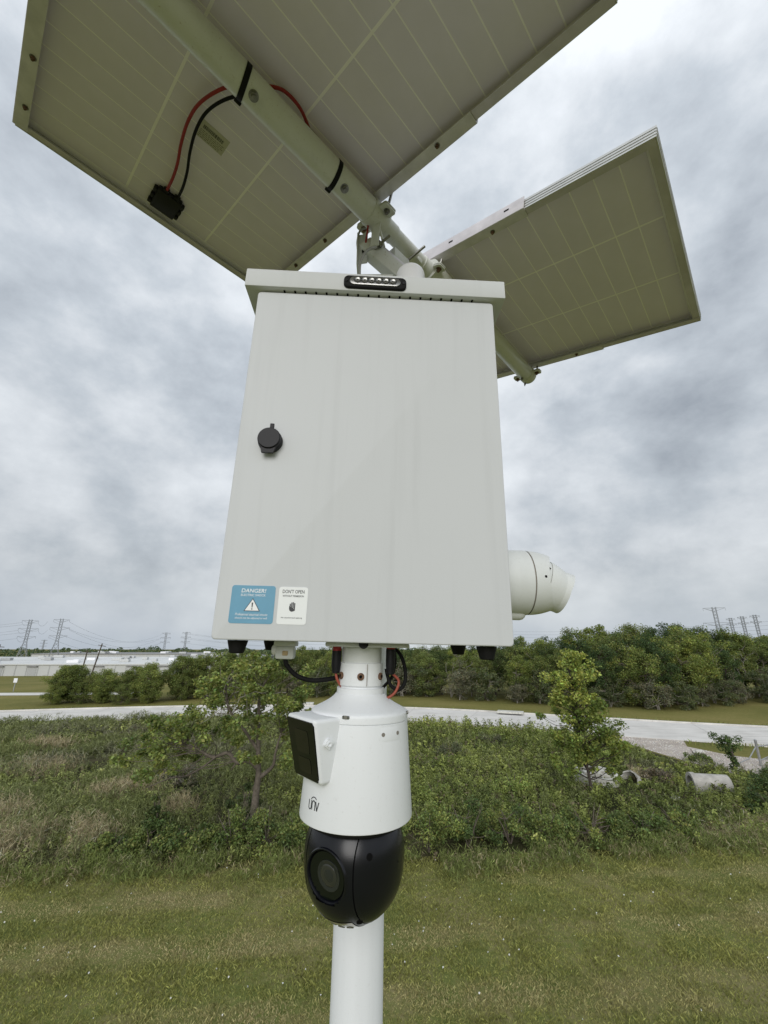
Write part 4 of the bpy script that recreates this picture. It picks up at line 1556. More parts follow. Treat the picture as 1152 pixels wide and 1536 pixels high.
ring_shape(.40, .35, .4, jag=.05).build('ring', 'concrete', r2, 40)
for (x, y, s, lbl) in ((10.25, 17.2, .34, 'small broken concrete lump left of the lying pipe'), (15.9, 24.0, .6, 'flat concrete slab piece on the edge of the gravel drive')):
    bm = bmesh.new()
    bmesh.ops.create_icosphere(bm, subdivisions=2, radius=.5)
    rb_ = random.Random(int(x * 10))
    for v in bm.verts:
        v.co *= rb_.uniform(.82, 1.12)
    o = MB()
    o.frombm(bm, Matrix.Diagonal((s, s * .8, s * .42, 1)))
    o = o.build('concrete_lump', 'concrete_pale')
    o.location = (x, y, s * .12)
    tag(o, lbl, 'concrete lump', 'broken concrete in the weeds')
# storm inlets by the road
for (x, y, lbl) in ((10.1, 37.0, 'white concrete storm inlet slab by the far kerb right of the cabinet'), (-7.4, 42.25, 'white concrete storm inlet slab by the far kerb left of the camera')):
    o = empty('storm_inlet', Matrix.Translation((x, y, .0)) @ Matrix.Rotation(rad(-22 if x > 0 else 4), 4, 'Z'), lbl, 'storm inlet', 'storm inlets by the far kerb')
    MB().box((0, 0, .21), (2.0, .9, .14), bevel=.02, seg=1).build('slab_lid', 'concrete_pale', o)
    MB().box((0, 0, .07), (1.7, .7, .14)).build('throat', 'shed_dark', o)

# ------------------------------------------------------------------ pipe gate at the drive
gate = empty('pipe_gate', Matrix.Translation((17.0, 21.6, 0)), 'galvanised pipe gate and post at the right edge of the drive', 'gate')
MB().lathe([(.055, 0), (.055, 1.05), (.06, 1.06), (.03, 1.10)], 14).build('post', 'galvanised', gate, 40)
MB().tube([(0, 0, .80), (3.4, 1.2, .86)], .028, 8).build('rail', 'galvanised', gate, 40)
MB().tube([(0, 0, .25), (3.4, 1.2, .30)], .028, 8).build('rail', 'galvanised', gate, 40)
MB().tube([(-.05, 0, .78), (-.85, -.5, .42), (-2.0, -1.1, .30)], .022, 8).build('brace', 'galvanised', gate, 40)
MB().tube([(.1, .04, .26), (3.3, 1.16, .83)], .020, 8).build('brace', 'galvanised', gate, 40)

# ================================================================== VEGETATION
def crown_leaves(clumps, per, size, base, bright, rs, flat=.75, up=.4, aspect=.55, shell=1.9):
    Cs, Sz, Cl = [], [], []
    for (x, y, z, r_) in clumps:
        n_ = max(8, int(per * rs.uniform(.7, 1.3)))
        d = unit(rs.normal(size=(n_, 3))) * (rs.random((n_, 1)) ** (1 / shell)) * r_
        d[:, 2] *= flat
        c = np.array([[x, y, z]]) + d
        Cs.append(c)
        Sz.append(rs.uniform(size[0], size[1], n_))
        k = rs.random() ** 1.2
        tint = np.asarray(base) * (1 - k) + np.asarray(bright) * k
        Cl.append(palette(tint, n_, .22, .10, rs))
    return leaf_arrays(np.concatenate(Cs), np.concatenate(Sz), np.concatenate(Cl), aspect, up, .12, rs)


def limbs(mb, skeleton, clumps, rs, r0=.05, twigs=2, n=5, sag=.12):
    """branches from the nearest lower skeleton point to each clump"""
    sk = [Vector(p) for p in skeleton]
    for (x, y, z, r_) in clumps:
        c = Vector((x, y, z))
        cand = [p for p in sk if p.z < c.z + .1] or sk
        s_ = min(cand, key=lambda p: (p - c).length + .6 * abs((c.z - p.z) - .6 * (c - p).length))
        L_ = (c - s_).length
        m1 = s_.lerp(c, .4) + Vector(rs.normal(0, .06 * L_, 3)) - Vector((0, 0, sag * L_ * .3))
        m2 = s_.lerp(c, .75) + Vector(rs.normal(0, .05 * L_, 3))
        ra = min(r0, .018 * L_ + .012) if L_ < 3 else r0
        mb.tube(catmull([s_, m1, m2, c], 3), [ra * (1 - .8 * k / 9) for k in range(10)], n, caps=False)
        for k in range(twigs):
            d = Vector(rs.normal(0, 1, 3)).normalized() * r_ * rs.uniform(.6, 1.1)
            a = s_.lerp(c, rs.uniform(.6, 1.0))
            mb.tube([a, a.lerp(c + d, .5) + Vector(rs.normal(0, .05 * r_, 3)), c + d], [ra * .3, ra * .22, ra * .1], 4, caps=False)


def tree_proto(seed, h, spread, nclump, per, size, base, bright, bark='bark', trunk_r=.12, low=.18, lean=.0, multi=1, cz=.6, rv=.42, clump_r=(.45, .8), twigs=2, flat=.75):
    """returns (trunk mesh object, crown mesh object) around the origin, unlinked from any thing yet"""
    rs = np.random.default_rng(seed)
    clumps = []
    while len(clumps) < nclump:
        p = rs.uniform(-1, 1, 3)
        q = np.linalg.norm(p)
        if q > 1 or q < .35:
            continue
        z = cz * h + p[2] * rv * h
        if z < low * h:
            continue
        wob = 1 + .35 * math.sin(3 * math.atan2(p[1], p[0]) + seed)
        clumps.append((p[0] * spread * wob + lean * z, p[1] * spread * wob, z, rs.uniform(*clump_r)))
    mb = MB()
    sk = []
    for k in range(multi):
        a = rs.uniform(0, 6.28)
        d = .16 * h if multi > 1 else .04 * h
        pts = [(0 + .1 * k, 0, -.1)]
        for j in range(1, 6):
            f = j / 5
            pts.append((lean * f * h * .8 + math.cos(a) * d * f + rs.normal(0, .02 * h), math.sin(a) * d * f + rs.normal(0, .02 * h), f * h * (cz + .2)))
        pc = catmull(pts, 4)
        mb.tube(pc, [trunk_r / (multi ** .5) * (1 - .82 * i / (len(pc) - 1)) for i in range(len(pc))], 7)
        sk += [tuple(p) for p in pc[4:]]
    limbs(mb, sk, clumps, rs, trunk_r * .4, twigs)
    tr = mb.build('trunk', bark, None, 60)
    V, F, Cc = crown_leaves(clumps, per, size, base, bright, rs, flat)
    cr = fast_mesh('crown', V, F, 'leaf', None, Cc)
    return tr, cr


def plant_tree(proto, name, loc, sc, rz, label, cat='tree', group=None, first=False, szf=1.0):
    o = empty(name, Matrix.Translation(loc) @ Matrix.Rotation(rz, 4, 'Z') @ Matrix.Diagonal((sc, sc, sc * szf, 1)), label, cat, group)
    for part in proto:
        c = part if first else link_copy(part)
        c.parent = o
    return o


G_mid, G_bri = (.068, .086, .024), (.135, .155, .040)
G_dark, G_dk2 = (.032, .046, .016), (.060, .078, .025)
G_grey, G_gr2 = (.070, .072, .045), (.105, .102, .066)

protos = {
    'mid': [tree_proto(11, 6.5, 2.1, 46, 190, (.13, .24), G_mid, G_bri, 'bark_pale', .12, .2, .0, 2),
            tree_proto(12, 6.5, 2.4, 50, 190, (.13, .24), (.076, .096, .026), (.155, .172, .044), 'bark_pale', .12, .22, .05, 2),
            tree_proto(13, 6.5, 2.0, 44, 190, (.12, .22), (.062, .078, .026), (.118, .136, .042), 'bark', .13, .15, -.05, 1)],
    'bushy': [tree_proto(15, 6.5, 2.6, 60, 190, (.13, .24), (.064, .082, .024), (.128, .148, .040), 'bark', .10, .03, .0, 3, .47, .50, (.6, 1.0)),
              tree_proto(16, 6.5, 2.9, 60, 190, (.13, .24), (.056, .072, .022), (.108, .128, .036), 'bark', .10, .03, .0, 3, .47, .50, (.6, 1.0))],
    'dark': [tree_proto(21, 6.5, 1.9, 46, 190, (.12, .22), G_dark, G_dk2, 'bark_dark', .14, .16, 0, 1, .58, .44),
             tree_proto(22, 6.5, 1.7, 42, 190, (.12, .22), (.030, .048, .018), (.055, .078, .026), 'bark_dark', .14, .12, .03, 1, .56, .46)],
    'scrubby': [tree_proto(31, 3.2, 1.6, 30, 170, (.10, .18), G_grey, G_gr2, 'bark_pale', .06, .02, 0, 4, .5, .5, (.35, .6), 4),
                tree_proto(32, 3.2, 1.7, 30, 170, (.10, .18), (.045, .058, .026), (.080, .090, .042), 'bark_pale', .06, .02, 0, 4, .5, .5, (.35, .6), 4)],
    'snag': [tree_proto(41, 6.5, 1.6, 16, 60, (.12, .2), G_mid, G_bri, 'bark_pale', .12, .3, .02, 3, .66, .32, (.4, .7), 7)],
}
used = set()
WOOD = []


def put(kind, i, x, y, h, label, group, name='tree', szf=1.0, cat='tree'):
    pr = protos[kind][i % len(protos[kind])]
    key = (kind, i % len(protos[kind]))
    base_h = 3.0 if kind == 'scrubby' else 6.4
    z = float(ground_z(x, y)) - .03
    WOOD.append(plant_tree(pr, name, (x, y, z), h / base_h, random.uniform(0, 6.28), label, cat, group, key not in used, szf))
    used.add(key)


EL_T = ([-60, -40, -38.7, -36, -33.4, -31, -29, -27, -25.2, -22, -15, -5, 3.8, 10.6, 18, 21, 24, 28, 31, 33, 36, 38, 41, 50, 62],
        [-1.2, -2.2, -1.9, -1.55, -1.6, -1.9, -2.0, -1.2, -.75, -.55, -.2, .1, .15, .35, 1.0, 1.5, 1.9, 2.05, 2.3, 2.5, 2.2, 1.5, 1.35, 1.5, 1.5])
FRONT = ([-33, -23.3, -18.7, -12, 3.3, 10, 19.4, 26, 31, 37.6, 45, 62], [41.9, 43.4, 47.2, 50.0, 50.4, 46, 41.6, 40.1, 42.4, 45.4, 46.5, 50])


def wood(x0, x1, rows, step, side):
    k = 0
    for ri, (off, el_f, kinds, jit) in enumerate(rows):
        x = x0 + random.uniform(0, step)
        while x < x1:
            y = float(np.interp(x, *FRONT)) + off + random.uniform(-.8, .8)
            d = math.hypot(x, y)
            az = math.degrees(math.atan2(x, y))
            el = float(np.interp(az, *EL_T)) + jit * random.uniform(-1, .6)
            h = (EYE + d * math.tan(rad(el)) - float(ground_z(x, y))) * el_f
            kind = random.choice(kinds)
            if kind == 'scrubby':
                h = min(h, random.uniform(2.2, 3.6))
            row = ('front row', 'second row', 'third row', 'fourth row', 'back row')[min(4, ri)]
            spot = side
            if side.startswith('right'):
                spot = ('right below the cabinet', 'left of the young tree', 'behind the young tree', 'right of the young tree', 'above the gravel drive', 'near the right frame edge')[
                    int(np.searchsorted([9, 17.5, 24.5, 31, 37], az))]
            what = {'mid': 'mid-green leafy tree', 'bushy': 'bushy green tree', 'dark': 'dense dark tree', 'scrubby': 'grey-green twiggy bush', 'snag': 'bare-limbed tree'}[kind]
            put(kind, k, x, y, h, '%s, %s of the wood, %s' % (what, row, spot), '%s, %s, %s' % (what, row, spot),
                {'mid': 'tree', 'bushy': 'bushy_tree', 'dark': 'dark_tree', 'scrubby': 'bush', 'snag': 'bare_tree'}[kind], 1.0, 'bush' if kind == 'scrubby' else 'tree')
            x += step * random.uniform(.75, 1.25)
            k += 1


random.seed(21)
wood(1.5, 58, ((.2, 1, ['scrubby'], .1), (2.0, .78, ['bushy', 'dark', 'snag', 'mid'], .5), (4.6, .90, ['mid', 'bushy', 'dark'], .5), (8.0, 1.0, ['mid', 'mid', 'dark'], .35), (12.5, 1.03, ['dark', 'mid', 'dark'], .45)), 2.7, 'right of the cabinet')
wood(-32.5, -15, ((.3, .55, ['scrubby', 'bushy'], .2), (1.6, 1.0, ['bushy'], .3), (3.8, 1.0, ['bushy', 'bushy', 'dark'], .3)), 2.0, 'left group')
wood(-15, 2, ((.2, .6, ['scrubby', 'bushy'], .2), (2.4, .95, ['dark', 'bushy'], .3), (5.5, 1.05, ['dark', 'mid'], .3)), 2.4, 'behind the hanging camera')
ORD = ('leftmost', 'second from left', 'third from left', 'fourth from left', 'fifth from left', 'sixth from left', 'seventh from left', 'eighth from left', 'ninth from left', 'tenth from left')
same = {}
for o in WOOD:
    same.setdefault(o['label'], []).append(o)
for lb, os_ in same.items():                # trees of one kind in one row: told apart by their order from the left
    if len(os_) > 1:
        for i, o in enumerate(sorted(os_, key=lambda q: math.atan2(q.location.x, q.location.y))):
            o['label'] = lb + ', ' + ORD[min(i, 9)]
for kk, prs in protos.items():              # a proto that found no place would float at the origin
    for j, pr in enumerate(prs):
        if (kk, j) not in used:
            for part in pr:
                bpy.data.objects.remove(part)

# far-off tree line beyond the warehouses
rs = np.random.default_rng(77)
n_ = 42000
az = rs.uniform(-62, 62, n_)
d = rs.uniform(430, 520, n_)
topz = 10.2 + 3.6 * (fbm(az * 10, d * .02, 14) - .5) * 2 + 2.2 * (vnoise(az * 10, d * 0, 4.5) - .5)
zz_ = -6 + topz * rs.random(n_) ** .7
C_ = np.stack([d * np.sin(np.radians(az)), d * np.cos(np.radians(az)), zz_], 1)
V, F, Cc = leaf_arrays(C_, rs.uniform(1.0, 2.0, n_), palette((.040, .058, .030), n_, .25, .1, rs), .7, .3, .1, rs)
o = fast_mesh('distant_woodland', V, F, 'leaf', None, Cc, 'stuff')
tag(o, 'far-off dark tree line along the horizon', 'woodland')

# ------------------------------------------------------------------ the wind-shaped tree on the left
rs = np.random.default_rng(5)
tl = empty('pale_limbed_tree', (-3.8, 14.7, 0), 'wide leafy tree with bare grey limbs standing left of the hanging camera', 'tree')
T = lambda x, z, y=0.0: (x + 3.8, y, z)
mb = MB()
trunk = catmull([T(-3.80, -.1), T(-3.84, .45, .03), T(-3.83, .9, .02), T(-3.80, 1.35), T(-3.86, 1.75, .05), T(-3.92, 2.3, .1), T(-3.98, 3.0, .12), T(-4.0, 3.7, .1)], 5)
mb.tube(trunk, [.135 - .095 * (i / (len(trunk) - 1)) ** .8 for i in range(len(trunk))], 10)
left = catmull([T(-3.86, 1.55), T(-4.12, 1.76, -.05), T(-4.45, 1.70, -.12), T(-4.75, 1.96, -.15), T(-5.2, 1.86, -.2), T(-5.6, 2.05, -.2), T(-6.1, 2.2, -.15)], 5)
mb.tube(left, [.085 - .06 * i / (len(left) - 1) for i in range(len(left))], 8)
bare = catmull([T(-5.05, 1.90, -.2), T(-5.4, 1.62, -.3), T(-5.85, 1.40, -.35), T(-6.3, 1.34, -.35), T(-6.75, 1.18, -.35), T(-7.05, 1.05, -.3)], 4)
mb.tube(bare, [.034 - .025 * i / (len(bare) - 1) for i in range(len(bare))], 6)
right = catmull([T(-3.80, 1.25), T(-3.55, 1.42, .05), T(-3.38, 1.6, .05), T(-3.33, 1.95, .0), T(-3.2, 2.5, .0)], 5)
mb.tube(right, [.07 - .045 * i / (len(right) - 1) for i in range(len(right))], 8)
up2 = catmull([T(-3.9, 2.0, .06), T(-4.3, 2.6, -.2), T(-4.8, 3.2, -.3), T(-5.0, 3.9, -.3)], 5)
mb.tube(up2, [.055 - .035 * i / (len(up2) - 1) for i in range(len(up2))], 7)
stub = [T(-4.45, 1.70, -.12), T(-4.56, 1.58, -.1), T(-4.62, 1.48, -.1)]
mb.tube(stub, [.03, .022, .012], 6)
sk = [tuple(p) for c in (trunk[18:], left[8:], right[8:], up2[5:]) for p in c]
cl_ = []
for (x, z, n_c, sx, sz) in ((-7.35, 2.05, 7, .35, .3), (-6.9, 2.35, 9, .45, .3), (-6.2, 2.65, 10, .5, .35), (-5.5, 2.5, 8, .5, .3), (-5.4, 3.25, 12, .55, .4), (-5.0, 4.0, 13, .5, .4), (-4.2, 4.35, 14, .5, .35),
                              (-3.5, 4.1, 12, .45, .4), (-2.95, 3.5, 11, .35, .45), (-2.85, 2.7, 10, .35, .4), (-3.4, 3.1, 8, .4, .4), (-4.4, 3.3, 9, .5, .4), (-6.3, 1.85, 5, .4, .2), (-4.6, 2.55, 4, .4, .3), (-3.1, 2.1, 5, .3, .25), (-7.1, 1.6, 3, .3, .2)):
    for k in range(n_c):
        cl_.append((x + 3.8 + rs.normal(0, sx), rs.normal(0, .75), z + rs.normal(0, sz), rs.uniform(.18, .36)))
limbs(mb, sk, cl_, rs, .013, 1, 5, .05)
mb.build('trunk', 'bark', tl, 60)
V, F, Cc = crown_leaves(cl_, 105, (.085, .145), (.076, .098, .028), (.140, .160, .046), rs, .7, .5, .6)
fast_mesh('crown', V, F, 'leaf', tl, Cc)
# bare twigs of pale bark in the crown
mb = MB()
for k in range(26):
    a = Vector((rs.normal(-.35, .6), rs.normal(-.3, .4), rs.uniform(2.7, 3.9)))
    pts = [a]
    d = Vector((rs.normal(0, .5), rs.normal(0, .3), rs.uniform(.3, 1))).normalized()
    for j in range(4):
        d = (d + Vector(rs.normal(0, .35, 3))).normalized()
        pts.append(pts[-1] + d * .22)
    mb.tube(pts, [.012, .010, .008, .006, .003], 4, caps=False)
mb.build('bare_twigs', 'bark_pale', tl, 60)

# ------------------------------------------------------------------ the young tree on the right
rs = np.random.default_rng(8)
ty = empty('young_tree', (7.30, 17.1, 0), 'slim young tree with bright upper leaves in front of the road', 'tree')
T = lambda x, z, y=0.0: (x - 7.45, y, z)
mb = MB()
trunk = catmull([T(7.45, -.1), T(7.44, .5), T(7.40, 1.2, .04), T(7.32, 2.1, .02), T(7.28, 3.0, -.02), T(7.22, 3.9), T(7.15, 4.6)], 5)
mb.tube(trunk, [.062 - .050 * i / (len(trunk) - 1) for i in range(len(trunk))], 8)
cl_ = []
for (x, z, n_c, sx, sz) in ((7.45, 1.35, 18, .50, .25), (7.45, 2.0, 22, .60, .28), (7.75, 2.25, 9, .45, .25), (7.15, 2.7, 16, .42, .28), (7.6, 3.0, 12, .40, .25), (7.05, 3.5, 12, .38, .22), (6.7, 3.85, 9, .28, .18), (7.35, 4.0, 12, .36, .22), (7.45, 4.45, 9, .28, .2), (7.2, 4.6, 4, .2, .15), (6.8, 1.7, 8, .3, .25), (8.15, 1.7, 8, .3, .25)):
    for k in range(n_c):
        cl_.append((x - 7.45 + rs.normal(0, sx), rs.normal(0, .45), z + rs.normal(0, sz), rs.uniform(.18, .34)))
limbs(mb, [tuple(p) for p in trunk[6:]], cl_, rs, .02, 1, 5, .0)
mb.build('trunk', 'bark_dark', ty, 60)
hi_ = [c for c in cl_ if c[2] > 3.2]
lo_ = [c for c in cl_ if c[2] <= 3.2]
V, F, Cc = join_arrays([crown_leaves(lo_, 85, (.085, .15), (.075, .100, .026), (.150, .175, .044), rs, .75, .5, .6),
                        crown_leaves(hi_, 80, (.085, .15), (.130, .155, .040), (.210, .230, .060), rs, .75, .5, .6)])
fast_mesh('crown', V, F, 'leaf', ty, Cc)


# ------------------------------------------------------------------ shrubs along the mown edge and by the drive
def shrub(x, y, h, wd, label, seed, base=(.040, .060, .020), bright=(.080, .105, .032), leaf=(.05, .095), name='shrub', group=None, per=210, nc=18):
    rs_ = np.random.default_rng(seed)
    o = empty(name, (x, y, 0), label, 'shrub', group)
    cs = []
    for k in range(nc):
        a, q = rs_.uniform(0, 6.28), rs_.random() ** .5
        zt = h * (1 - .45 * q ** 2) * rs_.uniform(.25, 1.0)
        cs.append((math.cos(a) * q * wd, math.sin(a) * q * wd * .8, max(.1, zt - .1), rs_.uniform(.16, .32) * (.5 + .5 * wd)))
    m_ = MB()
    for k in range(4):
        a = rs_.uniform(0, 6.28)
        m_.tube([(0, 0, -.05), (math.cos(a) * wd * .2, math.sin(a) * wd * .2, h * .4), (math.cos(a) * wd * .5, math.sin(a) * wd * .5, h * .85)], [.022, .015, .006], 5, caps=False)
    limbs(m_, [(0, 0, h * .2), (.05, .05, h * .4), (-.05, 0, h * .55)], cs, rs_, .012, 3, 4, 0)
    m_.build('stem', 'bark', o, 60)
    V_, F_, C_ = crown_leaves(cs, per, leaf, base, bright, rs_, .8, .45, .55)
    fast_mesh('foliage', V_, F_, 'bush', o, C_)


SG = 'shrubs along the mown edge'
random.seed(33)
for i, (x, y, h, wd, where) in enumerate((
        (-6.9, 12.75, .55, .75, 'leftmost dark green shrub on the mown edge'), (-5.9, 12.85, .72, .8, 'second shrub from the left on the mown edge'),
        (-4.95, 13.0, .80, .85, 'rounded shrub on the mown edge left of the tree trunk'), (-4.0, 13.15, .85, .85, 'shrub on the mown edge before the tree trunk'),
        (-3.05, 13.2, .92, .85, 'shrub on the mown edge just right of the tree trunk'), (-2.1, 13.3, .98, .85, 'shrub on the mown edge left of the black ball'),
        (1.2, 13.3, 1.12, .85, 'tall shrub on the mown edge right of the black ball'), (2.2, 13.35, 1.10, .85, 'second shrub right of the black ball'),
        (3.3, 13.5, 1.0, .9, 'third shrub right of the black ball'), (4.5, 13.7, .92, .9, 'fourth shrub right of the black ball'),
        (5.8, 13.9, .88, .95, 'shrub on the mown edge below the young tree'), (7.2, 14.2, .80, .95, 'shrub on the mown edge below the manhole ring'),
        (8.7, 14.5, .75, .95, 'shrub on the mown edge below the lying pipe'))):
    shrub(x + random.uniform(-.15, .15), y + random.uniform(-.25, .4), h * random.uniform(.8, 1.12), wd, where, 100 + i, (.042, .062, .020) if i % 3 else (.060, .082, .024), (.100, .122, .036) if i % 2 else (.125, .145, .042), group=SG)
shrub(-6.15, 13.5, 1.40, .32, 'narrow upright dark bush hanging below the bare limb', 140, (.030, .045, .016), (.055, .07, .024), nc=20, per=150)
shrub(-4.3, 15.3, 1.0, .5, 'dark bush tangled behind the tree trunk', 141, (.030, .045, .016), (.055, .07, .024))
for i, (x, y, h, wd, where) in enumerate(((12.2, 15.3, .85, .9, 'low dark shrub at the right below the lying pipe'), (13.3, 16.4, 1.05, .95, 'dark shrub right of the lying pipe'),
                                           (14.4, 17.4, 1.15, .95, 'dark shrub before the gate'), (15.6, 18.5, 1.25, .9, 'dark shrub right below the gate post'),
                                           (13.8, 14.9, .8, .9, 'dark shrub at the right frame edge, low'))):
    shrub(x, y, h, wd, where, 160 + i, (.032, .050, .018), (.065, .090, .028), group='dark shrubs by the drive', nc=22)
for i, (x, y, h, wd, where) in enumerate(((14.9, 22.6, .55, .55, 'small green weed clump on the gravel drive'), (10.9, 19.2, .62, .55, 'grey-brown twiggy weed clump left of the lying pipe'))):
    shrub(x, y, h, wd, where, 180 + i, ((.06, .085, .026), (.085, .075, .05))[i], ((.10, .125, .04), (.12, .105, .075))[i], per=130, nc=14)
for i, (x, y, h, wd, where) in enumerate(((3.2, 22.5, .9, .8, 'dusky rounded bush in mid-field behind the hanging camera'), (5.6, 24.5, .95, .9, 'dusky bush in mid-field left of the young tree'),
                                           (4.6, 17.2, .85, .7, 'bright green bush in the field between camera and young tree'), (9.8, 22.2, .8, .8, 'bright green bush behind the broken ring'),
                                           (-9.5, 24.5, 1.0, 1.5, 'broad grey bush in the left of the field near the road'), (-13.5, 27.5, .95, 1.6, 'broad grey bush near the road at far left'),
                                           (-8.0, 19.0, .7, .9, 'low grey-green bush left of the pale-limbed tree'), (1.8, 16.4, .8, .7, 'bright green bush just right of the hanging camera'))):
    dk = ((.050, .058, .030), (.085, .090, .050)) if 'dusky' in where else ((.080, .075, .052), (.115, .108, .078)) if 'grey' in where else ((.095, .125, .034), (.165, .195, .055))
    shrub(x, y, h, wd, where, 220 + i, dk[0], dk[1], leaf=(.05, .09), per=170, nc=20)
# vine-covered post at the drive
vp = empty('vine_post', (15.0, 20.5, 0), 'fence post smothered in dark green vine beside the gravel drive', 'post')
MB().lathe([(.05, 0), (.05, 1.35)], 10).build('post', 'wood_pole', vp)
rs = np.random.default_rng(9)
cs = [(rs.normal(0, .05), rs.normal(0, .05), z, .16) for z in np.linspace(.1, .9, 8)] + [(rs.normal(0, .22), rs.normal(0, .2), rs.uniform(.9, 1.4), .2) for _ in range(12)]
V, F, Cc = crown_leaves(cs, 90, (.06, .11), (.035, .055, .018), (.07, .1, .03), rs, .9, .4, .6)
fast_mesh('vine', V, F, 'bush', vp, Cc)

# ------------------------------------------------------------------ weeds and grasses of the rough field
rs = np.random.default_rng(42)


def sample(n, x0, x1, y0, y1, dens):
    """rejection sampling by a density function, thinning with distance"""
    x = rs.uniform(x0, x1, n)
    y = rs.uniform(y0, y1, n)
    k = rs.random(n) < dens(x, y)
    return x[k], y[k]


def rough(x, y, m=.0):
    far_ = np.interp(x, [p.x for p in near], [p.y for p in near])
    ok = (y > lawn_edge(x) + .1 + m + .35 * (vnoise(x, y, .9) - .5)) & (y < far_ + .4) & (np.abs(x) < y * .98 + 2.5)
    return ok & ~in_drive(x, y) & ~((x > 13.2) & (y > 22.0)) & ~((x > 15.5) & (y > 20.5))


def left_mask(x, y):                       # grey, wispy growth fills the left of the field
    return np.clip((-1.0 - x - 4 * (fbm(x, y, 6) - .5)) / 5, 0, 1)


def front_gap(x, y):                       # the shrub row stands at the edge with little before it
    return (((x > -7.2) & (x < -1.2)) | ((x > .4) & (x < 9.5))) & (y < lawn_edge(x) + 1.5)


def bare_zone(x, y):                       # lower growth around the old pipes and the drive mouth
    return np.exp(-(((x - 10.2) / 3.2) ** 2 + ((y - 18.6) / 2.4) ** 2)) + np.exp(-(((x - 13.2) / 2.2) ** 2 + ((y - 23) / 3.5) ** 2))


# leafy weeds: many small plants
x, y = sample(90000, -34, 24, 11.5, 37, lambda x, y: rough(x, y) * np.clip(17 / y, .3, 1) ** 1.2 * np.clip(2.6 * fbm(x, y, 2.4) - .62, .08, 1) * (1 - .22 * left_mask(x, y)) * (1 - .8 * front_gap(x, y)))
npl = len(x)
ph = (.12 + .55 * fbm(x, y, 2.6) ** 1.4 + .75 * np.clip(fbm(x + 23, y, 1.5) - .45, 0, 1)) * rs.uniform(.6, 1.35, npl) * (1 - .55 * np.clip(bare_zone(x, y), 0, 1)) * (1 - .25 * left_mask(x, y))
per = np.clip((420 / y).astype(int), 14, 32)
idx = np.repeat(np.arange(npl), per)
m = len(idx)
t = rs.random(m) ** .75
rad_ = (.05 + .16 * ph[idx] * (1.15 - t * .8)) * rs.random(m) ** .5
a = rs.uniform(0, 6.28, m)
C_ = np.stack([x[idx] + rad_ * np.cos(a), y[idx] + rad_ * np.sin(a), .02 + ph[idx] * t], 1)
kind_ = rs.random(npl)
sz = rs.uniform(.045, .085, m) * np.clip(y[idx] / 15, .9, 2.0) * np.where(kind_ < .25, .65, np.where(kind_ > .85, 1.55, 1.0))[idx]
tone = np.clip(.5 + 2.0 * (.5 * fbm(x, y, 4.5) + .5 * fbm(x + 70, y, 1.3) - .5) + rs.normal(0, .12, npl), 0, 1)[:, None]
lm = left_mask(x, y)[:, None]
c_g = np.array([[.115, .150, .042]]) * (1 - tone) + np.array([[.36, .40, .115]]) * tone
c_l = np.array([[.165, .190, .066]]) * (1 - tone) + np.array([[.30, .33, .115]]) * tone
pc = c_g * (1 - lm) + c_l * lm
pc = pc * np.exp(rs.normal(0, .26, (npl, 1)))
dead = (rs.random(npl) < .07)[:, None]
pc = np.where(dead, np.array([[.20, .165, .105]]), pc)
V, F, Cc = leaf_arrays(C_, sz, np.clip(pc[idx] * np.exp(rs.normal(0, .16, (m, 1))), .005, .5), .5, .55, .12, rs)
o = fast_mesh('leafy_weeds', V, F, 'bush', None, Cc, 'stuff')
tag(o, 'tangle of green leafy weeds filling the rough field', 'weeds')

def fuzz(x, y, h, n_per, length, aspect, col, name, label, cat='weeds', spread=.10):
    """fine upright plants: slender leaflets set along many thin stems"""
    n_ = len(x)
    ix = np.repeat(np.arange(n_), n_per)
    m_ = len(ix)
    t_ = rs.random(m_) ** .8
    lean_ = rs.normal(0, .16, (n_, 2))[ix]
    hh_ = h[ix]
    C1_ = np.stack([x[ix] + lean_[:, 0] * hh_ * t_ + rs.normal(0, spread, m_) * (.35 + .65 * t_), y[ix] + lean_[:, 1] * hh_ * t_ + rs.normal(0, spread, m_) * (.35 + .65 * t_), .03 + hh_ * t_], 1)
    td = np.concatenate([lean_ * 1.5 + rs.normal(0, .35, (m_, 2)), np.ones((m_, 1))], 1)
    V_, F_, K_ = leaf_arrays(C1_, rs.uniform(*length, m_) * np.clip(y[ix] / 16, .9, 1.7), np.clip(col[ix] * np.exp(rs.normal(0, .22, (m_, 1))), .01, .6), aspect, .1, .05, rs, td)
    o_ = fast_mesh(name, V_, F_, 'grass', None, K_, 'stuff')
    return tag(o_, label, cat)


# wispy grey-green growth, mostly left
x, y = sample(82000, -36, 22, 11.4, 37, lambda x, y: rough(x, y) * np.clip(16 / y, .3, 1) * (.22 + .78 * left_mask(x, y)) * np.clip(3.0 * fbm(x, y, 2.2) - .9, .06, 1) * (1 - .9 * front_gap(x, y)))
nb = len(x)
hh = (.20 + .70 * fbm(x + 9, y, 2.0) ** 1.2) * rs.uniform(.5, 1.25, nb) * (1 - .5 * np.clip(bare_zone(x, y), 0, 1))
tn = fbm(x + 31, y, 5.0)[:, None]
cg = np.array([[.225, .240, .125]]) * (1 - tn) + np.array([[.21, .245, .085]]) * tn
grey = np.clip((fbm(x - 17, y + 5, 4.0) - .54) * 4, 0, .8)[:, None]
cg = cg * (1 - grey) + np.array([[.205, .195, .150]]) * grey
fuzz(x, y, hh, 15, (.09, .20), .11, cg * np.exp(rs.normal(0, .2, (nb, 1))), 'wispy_weeds', 'grey-green wispy stems across the left of the field')

